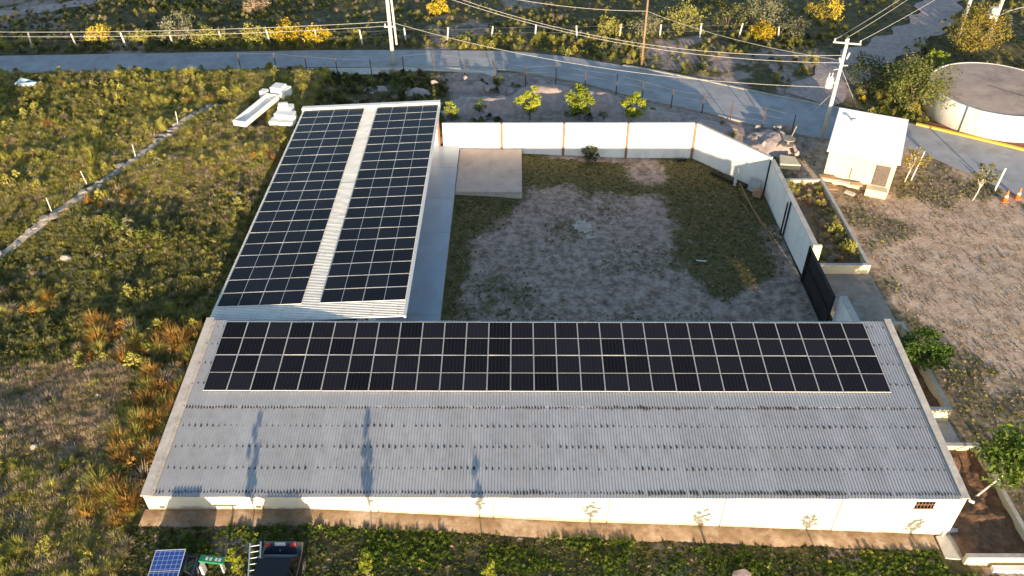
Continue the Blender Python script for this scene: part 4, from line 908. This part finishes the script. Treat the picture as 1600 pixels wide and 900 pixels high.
idx = field_types(x, y, True); scl = (.35+.75*sst(.4, .75, n2))*RNG.lognormal(0, .35, len(x))
tall = box_mask(x, y, -24, -16.6, 31.3, 34.8, .7) > .3
idx = np.where(tall&(RNG.random(len(x)) < .7), pick(len(x), [(5, 2), (4, 4), (8, .9), (9, 1.2), (6, 1)]), idx); scl = np.where(tall, scl*1.25+.3, scl)
wallb = (x > -18.6)&(y > 21)&(y < 33); idx = np.where(wallb&(RNG.random(len(x)) < .6), pick(len(x), [(8, 1.2), (9, 1.2), (6, 1.5), (5, 1), (3, 1)]), idx); scl = np.where(wallb, scl*1.2, scl)
vs_ = pol_y(ROAD_L, x)-y < 3.0; scl = np.where(vs_, scl*1.5, scl); idx = np.where(vs_&(RNG.random(len(x)) < .3), pick(len(x), [(10, 1.6), (9, 1), (6, .6), (4, 2)]), idx)
scl = np.minimum(scl, np.where(np.isin(idx, (3, 5, 6, 8)), .95, 1.6))
scatter('field_weeds', weeds, np.stack([x, y, ground_z(x, y)-.03], 1), idx, scl, RNG.uniform(0, 6.28, len(x)), 'taller green, yellow and rusty weeds tangled over the left field')
# rust-coloured tufts here and there
spots = [(-28.2, 47.2, 1.4), (-26.6, 46.9, 1.1), (-19.2, 32.4, 1.6), (-20.6, 32.6, 1.3), (-18.6, 52.3, 1.0), (-31.5, 37.5, 1.3), (-33.2, 37.0, 1.2), (-29.5, 35.5, 1.0), (-27.5, 36.2, 1), (-17.6, 25.2, 1.2), (-17.4, 27.4, 1.0), (-20.0, 70.4, 1.5), (-22.0, 70.2, 1.6), (-26, 61.8, 1.2), (-27.3, 70.2, 1.6), (-31.5, 69.8, 1.4)]
P = []; S = []
for sx, sy, sr in spots:
    for k in range(9): P.append((sx+RNG.normal()*sr*.45, sy+RNG.normal()*sr*.35)); S.append(RNG.uniform(.6, 1.25))
for k in range(150):
    if k < 95: P.append((RNG.uniform(-19.2, -16.9), RNG.uniform(21.8, 33.5)))
    else: P.append((RNG.uniform(-24, -17), RNG.uniform(31.5, 34.8)))
    S.append(RNG.uniform(.7, 1.5))
P = np.array(P); scatter('rust_tufts', weeds, np.stack([P[:, 0], P[:, 1], ground_z(P[:, 0], P[:, 1])-.02], 1), pick(len(P), [(8, 3), (9, 1), (5, 1.2), (6, 1)]), np.array(S), RNG.uniform(0, 6.28, len(P)), 'rust-orange dried tufts scattered through the left field')
# far field and verge beyond the road
x, y = sample(-75, 66, 60, 100, 3.2)
du = y-pol_y(ROAD_U, x); ok = du > .5
tw = (np.abs((x-28)*.76-(y-69.5)*.64) < 2.4)&(x > 24)&(x < 54)
ok &= ~tw; ok &= (np.hypot(x-40.2, y-64) > 6.0)
nz = fbm(x*.12, y*.12, 81); n2 = fbm(x*.4, y*.4, 83)
ok &= RNG.random(len(x)) < np.where(du < 4.5, .9, .2+.65*sst(.42, .6, nz))
ok &= ~((x > 12)&(x < 30)&(du < 6.5)&(RNG.random(len(x)) < .8))
x, y, nz, n2, du = x[ok], y[ok], nz[ok], n2[ok], du[ok]
idx = pick(len(x), [(2, 3), (3, 2.5), (0, 2), (12, 3), (11, 1), (6, 1), (4, 1)])
rgt = x > 8; idx = np.where(rgt&(RNG.random(len(x)) < .4), pick(len(x), [(4, 3), (5, 2), (11, 2), (10, .25), (2, 2)]), idx)
vg = (du < 4.0)&(fbm(x*.25, y*.25, 85) > .52); idx = np.where(vg, pick(len(x), [(10, .45), (4, 1.5), (5, 1), (0, 2), (2, 2)]), idx)
scl = (.35+.8*n2)*RNG.uniform(.6, 1.2, len(x))*np.where(vg, 1.3, 1)
scatter('far_scrub', weeds, np.stack([x, y, ground_z(x, y)-.03], 1), idx, scl, RNG.uniform(0, 6.28, len(x)), 'low dark scrub and yellow-flowered weeds beyond the road')
# between boundary wall and road
x, y = sample(-17, 24, 58.2, 73, 4.0)
dl = pol_y(ROAD_L, x)-y; n2 = fbm(x*.35, y*.35, 91)
ok = (dl > 1.9)&(n2 > np.where(x < -6, .36, .56)); ok &= ~((x > 5)&(RNG.random(len(x)) < .6)); x, y = x[ok], y[ok]
scatter('verge_weeds', weeds, np.stack([x, y, base_g(x, y)+bumps(x, y)-.03], 1), pick(len(x), [(0, 2), (12, 3), (2, 2), (3, 1), (6, .5)]), RNG.uniform(.5, 1.2, len(x)), RNG.uniform(0, 6.28, len(x)), 'dark shaded weeds on the waste ground behind the boundary wall')
# lawn in front of the long building
lawn = protos('lawn', [(L_FRESH, W, 60, .2, .16, .035, 21), (L_FRESH, B, 50, .2, .22, .012, 22), (L_GREEN, W, 60, .22, .14, .035, 23), (L_OLIVE, B, 50, .2, .2, .012, 24), (L_TAN, B, 40, .2, .16, .012, 25), (L_DARK, W, 60, .22, .15, .035, 26), (L_YGREEN, W, 50, .2, .2, .035, 27)])
x, y = sample(-17, 27, 16.2, 21.3, 70)
n2 = fbm(x*.5, y*.5, 95); ok = (n2 > .36)&~((x > 18.8)&(y > 20.1)); x, y, n2 = x[ok], y[ok], n2[ok]
idx = np.where(n2 > .55, pick(len(x), [(0, 4), (1, 2.5), (6, .4), (2, 1)]), pick(len(x), [(2, 3), (3, 2), (4, .8), (5, 2), (0, 1.5)]))
scatter('lawn', lawn, np.stack([x, y, ground_z(x, y)-.01], 1), idx, RNG.uniform(.22, .7, len(x))*(1+.5*(n2 > .6)), RNG.uniform(0, 6.28, len(x)), 'short uneven green grass in front of the long white building')
# dry grass on the right-hand yard
x, y = sample(20.8, 46, 14, 58, 22)
dl = pol_y(ROAD_L, x)-y; ok = (dl > .3)&~((x < 23.4)&(y > 20.3)&(y < 53)); ok &= ~((np.abs((Vector((0, 0)).x+x-26.1)*ux.x+(y-54.8)*ux.y) < 3.0)&(np.abs((x-26.1)*uy.x+(y-54.8)*uy.y) < 3.9))
nz = fbm(x*.13, y*.13, 41); n2 = fbm(x*.6, y*.6, 97); grn = ((nz > .60)&(n2 > .45))|((dl < 4.5)&(n2 > .47)&(x > 28))
ok &= RNG.random(len(x)) < np.where(grn, .75, .25+.6*sst(.45, .6, fbm(x*.9, y*.9, 98))); x, y, grn = x[ok], y[ok], grn[ok]
idx = np.where(grn, pick(len(x), [(3, 3), (2, 1), (6, 2), (4, 3)]), pick(len(x), [(4, 8), (3, .5)]))
scatter('dry_grass', lawn, np.stack([x, y, ground_z(x, y)-.01], 1), idx, RNG.uniform(.2, .55, len(x))*np.where(grn, 1.3, 1), RNG.uniform(0, 6.28, len(x)), 'dry straw-coloured grass with green patches on the right-hand yard')
# courtyard grass
x, y = sample(-4.4, 18.1, 33, 57.4, 30)
cg = court_grass(x, y); ok = (cg > .3)&(RNG.random(len(x)) < cg*.9-.1)&~((x < .45)&(y > 50.8)); x, y = x[ok], y[ok]
scatter('courtyard_grass', lawn, np.stack([x, y, court_z(x, y)-.01], 1), pick(len(x), [(2, 1.6), (3, 5), (5, .4), (4, 2.6)]), RNG.uniform(.2, .6, len(x)), RNG.uniform(0, 6.28, len(x)), 'short olive grass patches on the bare courtyard floor')
# weeds in the long planter
x, y = sample(18.9, 22.2, 41.9, 51.9, 9); n2 = fbm(x*.5, y*.5, 99); ok = n2 > .4; x, y = x[ok], y[ok]
scatter('planter_weeds', weeds, np.stack([x, y, np.full(len(x), .1)], 1), pick(len(x), [(6, 3), (7, 2), (3, 1), (2, 1), (4, 1), (9, .4)]), RNG.uniform(.35, .8, len(x)), RNG.uniform(0, 6.28, len(x)), 'dry weeds growing in the long planter behind the courtyard wall')

# ---------------------------------------------------------------- individual trees and shrubs
def plant(name, label, cat, x, y, h, r, m, seed, trunk=.35, nleaf=900, ls=.07, tr=.05, tm=BARK, z=None, group=None, clumps=14, flat=.8, branches=7, lean=(0, 0)):
    rs = np.random.default_rng(seed); z = gz(x, y)-.04 if z is None else z
    t = thing(name, label, cat, (x, y, z), group); base = Vector((x, y, z)); top = h*trunk
    mb = MB(); lv = Vector((lean[0], lean[1], 0))
    mb.tube([base, base+Vector((rs.normal()*.03, rs.normal()*.03, top*.5))+lv*.4, base+Vector((0, 0, top))+lv*.8, base+Vector((0, 0, h*.8))+lv], [tr, tr*.85, tr*.65, tr*.2], 6)
    cs = []; cc = base+lv+Vector((0, 0, (h+top)/2)); hz = (h-top)/2*1.1
    for i in range(clumps):
        a = 2*math.pi*(i*.618+rs.random()*.15); u = 1-2*(i+.5)/clumps; q = math.sqrt(max(0, 1-u*u)); k = rs.uniform(.5, .95)
        cs.append((cc+Vector((math.cos(a)*q*r*k, math.sin(a)*q*r*k, u*hz*k)), r*rs.uniform(.26, .48)))
    for i in range(branches):
        c = cs[int(rs.integers(len(cs)))][0]; s = base+lv*.8+Vector((0, 0, top*rs.uniform(.55, 1.0)))
        mb.tube([s, s.lerp(c, .5)+Vector((0, 0, .08*h)), c], [tr*.5, tr*.35, tr*.12], 5)
    part('trunk', mb, tm, t, True)
    V = []; F = []; T = []; per = max(6, nleaf//len(cs))
    for c, cr in cs:
        tb = rs.random()
        for j in range(per):
            d = rs.normal(size=3); d /= np.linalg.norm(d); p = np.array(c)+d*cr*rs.random()**.45*np.array([1, 1, flat]); s = ls*rs.uniform(.6, 1.4)
            n1 = d*.5+rs.normal(size=3)*.6; n1 /= np.linalg.norm(n1); t1 = np.cross(n1, rs.normal(size=3)); t1 /= np.linalg.norm(t1)+1e-9; t2 = np.cross(n1, t1); o = len(V)
            for e in (-t1*1.3, t2*.6, t1*1.3, -t2*.6): V.append(tuple(p+e*s))
            F.append((o, o+1, o+2, o+3)); T += [min(1, max(0, tb*.6+rs.random()*.4))]*4
    crown = MB(); crown.v = V; crown.f = F
    o = part('crown', crown, m, t); a = o.data.attributes.new('tone', 'FLOAT', 'POINT'); a.data.foreach_set('value', np.array(T, np.float32))
    return t
g = 'young trees behind the boundary wall'
plant('young_tree', 'bright yellow-green young tree behind the boundary wall, leftmost of three', 'tree', 1.0, 61.8, 2.8, 1.0, L_BRIGHT, 1, .2, 1700, .085, group=g)
plant('young_tree', 'bright yellow-green young tree behind the boundary wall, middle of three', 'tree', 5.15, 62.0, 3.1, 1.15, L_BRIGHT, 2, .2, 1900, .085, group=g)
plant('young_tree', 'bright yellow-green young tree behind the boundary wall, rightmost of three', 'tree', 9.5, 61.6, 2.8, 1.05, L_BRIGHT, 3, .2, 1700, .085, group=g)
plant('shrub', 'small bright shrub peeping out at the far right corner of the left roof', 'shrub', -5.4, 60.0, 2.6, .6, L_BRIGHT, 4, .4, 300, .08)
plant('shrub', 'small green plant on the dirt heap left of the bright young trees', 'shrub', -3.2, 62.3, 1.5, .5, L_FRESH, 5, .3, 220, .07)
plant('shrub', 'dark green leafy bush at the foot of the back boundary wall', 'shrub', 5.7, 56.9, 1.2, .65, L_DARK, 6, .15, 420, .08, z=float(court_z(5.7, 56.9))-.02)
plant('mesquite_tree', 'broad feathery green tree left of the round water tank', 'tree', 33.2, 63.9, 4.6, 2.9, leaf_mat('mesquite_leaf', (.05, .07, .016), (.10, .125, .025), (.165, .17, .04)), 7, .28, 4200, .085, .17, clumps=34, branches=14, flat=.7)
plant('roadside_tree', 'loose orange-green tree in front of the two poles at the top right', 'tree', 43.0, 75.0, 5.0, 3.0, leaf_mat('autumn_leaf', (.12, .11, .02), (.22, .18, .03), (.30, .21, .04)), 8, .25, 3000, .09, .15, clumps=26, branches=14)
plant('roadside_tree', 'round green tree at the right edge beyond the water tank', 'tree', 50.5, 73.5, 4.6, 3.0, L_GREEN, 9, .25, 3000, .1, .15, clumps=26, branches=10)
plant('shrub', 'bare pale bush at the side track above the feathery tree', 'shrub', 35.8, 70.8, 2.4, 1.2, L_GREY, 10, .25, 500, .06, branches=14)
plant('shrub', 'small bright green bush behind the water tank rim', 'shrub', 38.3, 71.5, 2.6, 1.0, L_BRIGHT, 11, .25, 600, .08)
plant('shrub', 'dark thicket behind the feathery tree beside the side track', 'shrub', 31.6, 68.8, 2.6, 2.6, L_DARK, 12, .1, 1800, .09, clumps=22)
plant('shrub', 'tall green tree growing along the top edge right of centre', 'shrub', 25.5, 83.6, 3.2, 2.2, L_GREY, 13, .2, 1500, .09, clumps=18)
# shrubs along the far verge
for i, (x, y, h, r, m, lab) in enumerate([
    (-41.5, 78.4, 1.9, 1.3, L_FLOW, 'yellow-flowering bush between the two leftmost white fence posts'),
    (-37.2, 78.4, 1.2, 1.1, L_YGREEN, 'low yellow-green bush right of the second white fence post'),
    (-33.8, 78.9, 2.9, 1.8, L_GREY, 'pale feathery shrub rising above the far fence on the left'),
    (-30.4, 77.9, 1.6, 1.6, L_YGREEN, 'bright green bush at the roadside below the far fence'),
    (-26.0, 78.6, 1.7, 1.6, L_YGREEN, 'broad green-yellow bush beside the flowering row, left end'),
    (-22.9, 78.6, 1.8, 1.6, L_FLOW, 'yellow-flowering bush in the middle of the flowering row'),
    (-19.9, 78.4, 1.5, 1.4, L_FLOW, 'yellow-flowering bush at the right end of the flowering row'),
    (9.3, 81.2, 1.6, 1.4, L_YGREEN, 'yellowish bush left of the brown wooden pole'),
    (13.2, 81.3, 1.8, 1.7, L_GREY, 'pale sunlit bush just right of the brown wooden pole'),
    (17.2, 83.2, 2.8, 2.3, L_YGREEN, 'large sunlit bush at the top, right of the brown pole'),
    (22.0, 84.0, 2.4, 2.2, L_OLIVE, 'olive bush at the top behind the far fence, right of centre'),
    (24.6, 80.4, 1.5, 1.5, L_FLOW, 'yellow bush near the right end of the far fence'),
    (27.8, 80.2, 2.0, 1.6, L_GREY, 'small tree-like bush at the right end of the far fence'),
    (33.0, 86.5, 2.0, 2.0, L_FLOW, 'orange-yellow bush at the very top right of centre'),
    (-8.8, 88.5, 1.4, 1.2, L_FLOW, 'small yellow bush in the dark field behind the white pole'),
    (-28.5, 88.6, 1.6, 1.3, L_TAN, 'tan dry bush in the dark field at the top left')]):
    plant('shrub', lab, 'shrub', x, y, h, r, m, 200+i, .12, 900, .085, .05, clumps=14)
# trees out of frame on the left whose shadows fall into the field
for i, (x, y, h, r) in enumerate([(-44.5, 50, 4.8, 3.2), (-41.0, 46.0, 4.2, 2.6), (-50, 54, 5.0, 3.4)]):
    plant('field_tree', ['dense tree just left of the view beside the field, middle one', 'dense tree just left of the view beside the field, nearest one', 'dense tree just left of the view beside the field, farthest one'][i], 'tree', x, y, h, r, L_GREEN, 300+i, .2, 2200, .13, .18, clumps=24)
# planter trees
plant('planter_tree', 'leafy green tree in the narrow planter beside the solar roof', 'tree', 22.0, 32.4, 2.6, 1.25, L_FRESH, 14, .25, 1900, .085, .06, z=.1, clumps=20)
plant('planter_tree', 'large bright green tree leaning over the front right planter', 'tree', 21.5, 24.0, 3.0, 1.7, L_FRESH, 15, .35, 2600, .095, .06, TRUNKW, z=-.1, clumps=24, lean=(1.9, .9))
for i, (x, y, m, lab) in enumerate([(21.4, 45.6, L_YGREEN, 'small bright bush in the long planter, upper of two'), (21.7, 43.6, L_YGREEN, 'small yellowish bush in the long planter, lower of two'), (19.7, 51.0, L_OLIVE, 'green weed bush in the far end of the long planter')]):
    plant('shrub', lab, 'shrub', x, y, .9, .6, m, 330+i, .1, 380, .07, z=.1)
# saplings on the right yard
for i, (x, y, h, lab) in enumerate([(29.0, 52.9, 2.7, 'thin yellow-leaved sapling beside the right wall of the hut'), (33.0, 50.4, 2.8, 'thin yellow-leaved sapling between the hut and the orange cones')]):
    t = plant('sapling', lab, 'sapling', x, y, h, .95, leaf_mat('autumn_leaf', (0, 0, 0), (0, 0, 0)), 340+i, .5, 420, .075, .05, TRUNKW, clumps=12, branches=10, lean=(.25, .1))
solo('tree_stake', MB().tube([(29.6, 53.2, -.3), (30.1, 53.6, 2.0)], .05, 6), WPOST, 'white stake beside the sapling next to the hut', 'stake', (29.6, 53.2, -.3))
# row of saplings along the front lawn
for i, (x, h, r, y) in enumerate([(-11.15, 2.75, .28, 18.3), (-5.95, 3.15, .26, 18.1), (-1.1, 2.75, .24, 18.1), (3.85, 2.3, .4, 18.0), (8.8, 1.9, .4, 18.0), (13.7, 1.9, .45, 17.9), (18.5, 2.0, .4, 17.9)]):
    plant('sapling', 'small green sapling on the front lawn, %s in the row from the left' % ORD[i], 'sapling', x, y, h, r, L_BRIGHT if i < 3 else L_FRESH, 350+i, .45, 460 if i < 3 else 260, .075, .035, BARK, clumps=12, branches=10, group='saplings on the front lawn')
rock('pale earth mound with a stone on the front lawn near the right', 9.6, 19.6, (.5, .4, .3), 501, DIRT)

# ---------------------------------------------------------------- vehicles at the lower left
def car(name, label, x, yr, z, L, Wd, Hh, paint, tall=False):
    """rear bumper at yr, nose towards -y"""
    t = thing(name, label, 'car', (x, yr-L/2, z))
    def sec(y, w, zb, zs, wt=None): return (y, w, zb, zs)
    # lower body as loft of rounded sections along y
    if tall: st = [(0, .86, .45, .78), (.06, .98, .30, 1.0), (.5, 1, .25, 1.06), (L*.62, 1, .25, 1.04), (L*.86, .97, .25, .98), (L*.97, .9, .3, .8), (L, .8, .4, .65)]
    else: st = [(0, .84, .45, .72), (.08, .96, .30, .88), (.7, 1, .25, .92), (L*.6, 1, .22, .92), (L*.82, .97, .22, .82), (L*.96, .88, .28, .66), (L, .76, .38, .55)]
    mb = MB(); vs = []; n = 10
    for dy, w, zb, zt in st:
        hw = Wd/2*w
        ring = [(-hw*.9, zb), (-hw, zb+.15), (-hw*1.0, (zb+zt)/2), (-hw*.96, zt-.08), (-hw*.86, zt), (hw*.86, zt), (hw*.96, zt-.08), (hw, (zb+zt)/2), (hw, zb+.15), (hw*.9, zb)]
        vs += [(x+a, yr-dy, z+b) for a, b in ring]
    fs = [(i*n+j, i*n+(j+1) % n, (i+1)*n+(j+1) % n, (i+1)*n+j) for i in range(len(st)-1) for j in range(n)]+[tuple(range(n-1, -1, -1)), tuple((len(st)-1)*n+j for j in range(n))]
    mb.add(vs, fs); body = part('body', mb, paint, t, True)
    y0, y1, y2, y3 = (.12, .45, L*.52, L*.70) if tall else (.75, 1.35, L*.52, L*.70)
    zb = .98 if tall else .88; hw, ht = Wd/2*.9, Wd/2*.72
    mb = MB().hexa([(x-hw, yr-y3, z+zb), (x+hw, yr-y3, z+zb), (x+hw, yr-y0, z+zb), (x-hw, yr-y0, z+zb)], [(x-ht, yr-y2, z+Hh-.05), (x+ht, yr-y2, z+Hh-.05), (x+ht, yr-y1, z+Hh-.05), (x-ht, yr-y1, z+Hh-.05)])
    part('window_glass', mb, GLASSK, t)
    mb = MB().prism([(x-ht-.02, yr-y2-.03), (x+ht+.02, yr-y2-.03), (x+ht+.02, yr-y1+.03), (x-ht-.02, yr-y1+.03)], z+Hh-.06, z+Hh)
    for sx in (-1, 1):
        for (ya, yb) in ((y3, y2), (y0, y1)): mb.tube([(x+sx*hw, yr-ya, z+zb), (x+sx*ht, yr-yb, z+Hh-.03)], .045, 6)
        ym = (y1+y2)/2; mb.tube([(x+sx*hw*1.0, yr-ym, z+zb), (x+sx*ht*1.01, yr-ym, z+Hh-.03)], .04, 6)
    part('cabin_roof', mb, paint, t)
    for sx in (-1, 1):
        part('mirror', MB().box((x+sx*(Wd/2+.12), yr-L*.64, z+zb+.12), (.24, .12, .17)), paint, t)
        for yy in (.85, L-.85):
            w_ = part('wheel', MB().tube([(x+sx*(Wd/2-.20), yr-yy, z+.32), (x+sx*(Wd/2+.01), yr-yy, z+.32)], .32, 18), TYRE, t)
            part('rim', MB().tube([(x+sx*(Wd/2), yr-yy, z+.32), (x+sx*(Wd/2+.02), yr-yy, z+.32)], .19, 14), CHROME, w_)
    return t
zA = 1.52
car('parked_car', 'dark blue car carrying a tilted solar panel at the bottom left edge', -13.95, 19.3, zA, 4.4, 1.78, 1.52, CARB, True)
c2 = car('parked_car', 'black sedan with its boot lid raised at the bottom edge', -9.75, 20.0, zA+.03, 4.4, 1.78, 1.58, CARK)
# raised boot lid with lamps and plate, opening towards the cabin
z0 = zA+.03+.90; yh = 19.18
mb = MB(); lid = [(-.72, 0, 0), (.72, 0, 0), (.70, .50, .50), (-.70, .50, .50)]
def LP(a, t, n): # a across, t along lid from hinge (0..1), n offset outwards
    return (-9.75+a, yh+.36*t-n*.80, z0+.54*t+n*.60)
mb.hexa([LP(-.70, 0, -.05), LP(.70, 0, -.05), LP(.66, 1, -.05), LP(-.66, 1, -.05)], [LP(-.70, 0, .0), LP(.70, 0, .0), LP(.66, 1, .0), LP(-.66, 1, .0)])
bl = part('boot_lid', mb, mat('slate_blue_car_paint', (.035, .05, .08), (.03, .043, .07), 1, .25, .4, spec=.6), c2)
for s in (-1, 1): part('tail_lamp', MB().hexa([LP(s*.52-.11, .66, .003), LP(s*.52+.11, .66, .003), LP(s*.52+.11, .93, .003), LP(s*.52-.11, .93, .003)], [LP(s*.52-.09, .68, .03), LP(s*.52+.09, .68, .03), LP(s*.52+.09, .91, .03), LP(s*.52-.09, .91, .03)]), TAIL, bl)
part('number_plate', MB().hexa([LP(-.22, .74, .003), LP(.22, .74, .003), LP(.22, .97, .003), LP(-.22, .97, .003)], [LP(-.22, .74, .015), LP(.22, .74, .015), LP(.22, .97, .015), LP(-.22, .97, .015)]), WPOST, bl)
part('trim_strip', MB().hexa([LP(-.68, .02, .003), LP(.68, .02, .003), LP(.68, .16, .003), LP(-.68, .16, .003)], [LP(-.68, .02, .02), LP(.68, .02, .02), LP(.68, .16, .02), LP(-.68, .16, .02)]), ALU, bl)
part('badge', MB().box(LP(0, .45, .012), (.08, .02, .08), 0, -.6), CHROME, bl)
# ladder on the sedan's roof
ld = thing('ladder', 'aluminium ladder lying along the left side of the black sedan roof', 'ladder', (-10.6, 18, 3))
A, Bv = Vector((-10.75, 19.5, zA+1.45)), Vector((-10.1, 16.6, zA+1.66)); dv = Bv-A; sx = Vector((.21, .04, 0))
for s in (-1, 1): part('rail', MB().tube([A+sx*s, Bv+sx*s], .032, 6), ALU, ld)
for k in range(10): p = A+dv*((k+.5)/10); part('rung', MB().tube([p-sx, p+sx], .02, 6), ALU, ld)
# tilted blue panel on the blue car
BLUE = panel_mat('blue_solar_glass', True, (.02, .05, .20), (.30, .36, .50))
nt = BLUE.node_tree
for nd in nt.nodes:
    if nd.type == 'MATH' and nd.operation == 'PINGPONG': nd.inputs[1].default_value = .0975
    if nd.type == 'MATH' and nd.operation == 'LESS_THAN': nd.inputs[1].default_value = .009
bp = thing('blue_solar_panel', 'blue gridded solar panel tilted up on the dark blue car', 'solar panel', (-13.98, 18.1, zA+1.52+.06))
bp.rotation_euler = (R(2), 0, R(3))
fmC, gmC = panel_meshes(1.2, 1.9, .028, 'blue'); gmC.materials.clear(); gmC.materials.append(BLUE)
piece('frame', fmC, bp, (0, 0, 0))
for s in (-1, 1): piece('cell_field', gmC, bp, (0, s*(1.9/4-.003), 0))
pl = bpy.data.objects.new('prop', MB().box((-.5, .5, -.035), (.04, .04, .06)).box((.5, .5, -.035), (.04, .04, .06)).mesh('prop', ALU)); link(pl, bp)
gs = thing('green_box', 'green tray with white markings standing beside the dark blue car', 'box', (-12.65, 19.1, zA))
part('tray', MB().box((-12.55, 19.1, zA+.85), (1.05, .3, .1), -.12), GREENB, gs)
for k in (-.22, -.05, .18, .33): part('marking', MB().box((-12.55+k, 19.1-k*.12, zA+.905), (.1, .14, .008), -.12), WPOST, gs)
part('stand', MB().box((-12.98, 18.95, zA+.4), (.1, .3, .8)).box((-12.2, 19.05, zA+.4), (.05, .2, .8)), WPOST, gs)
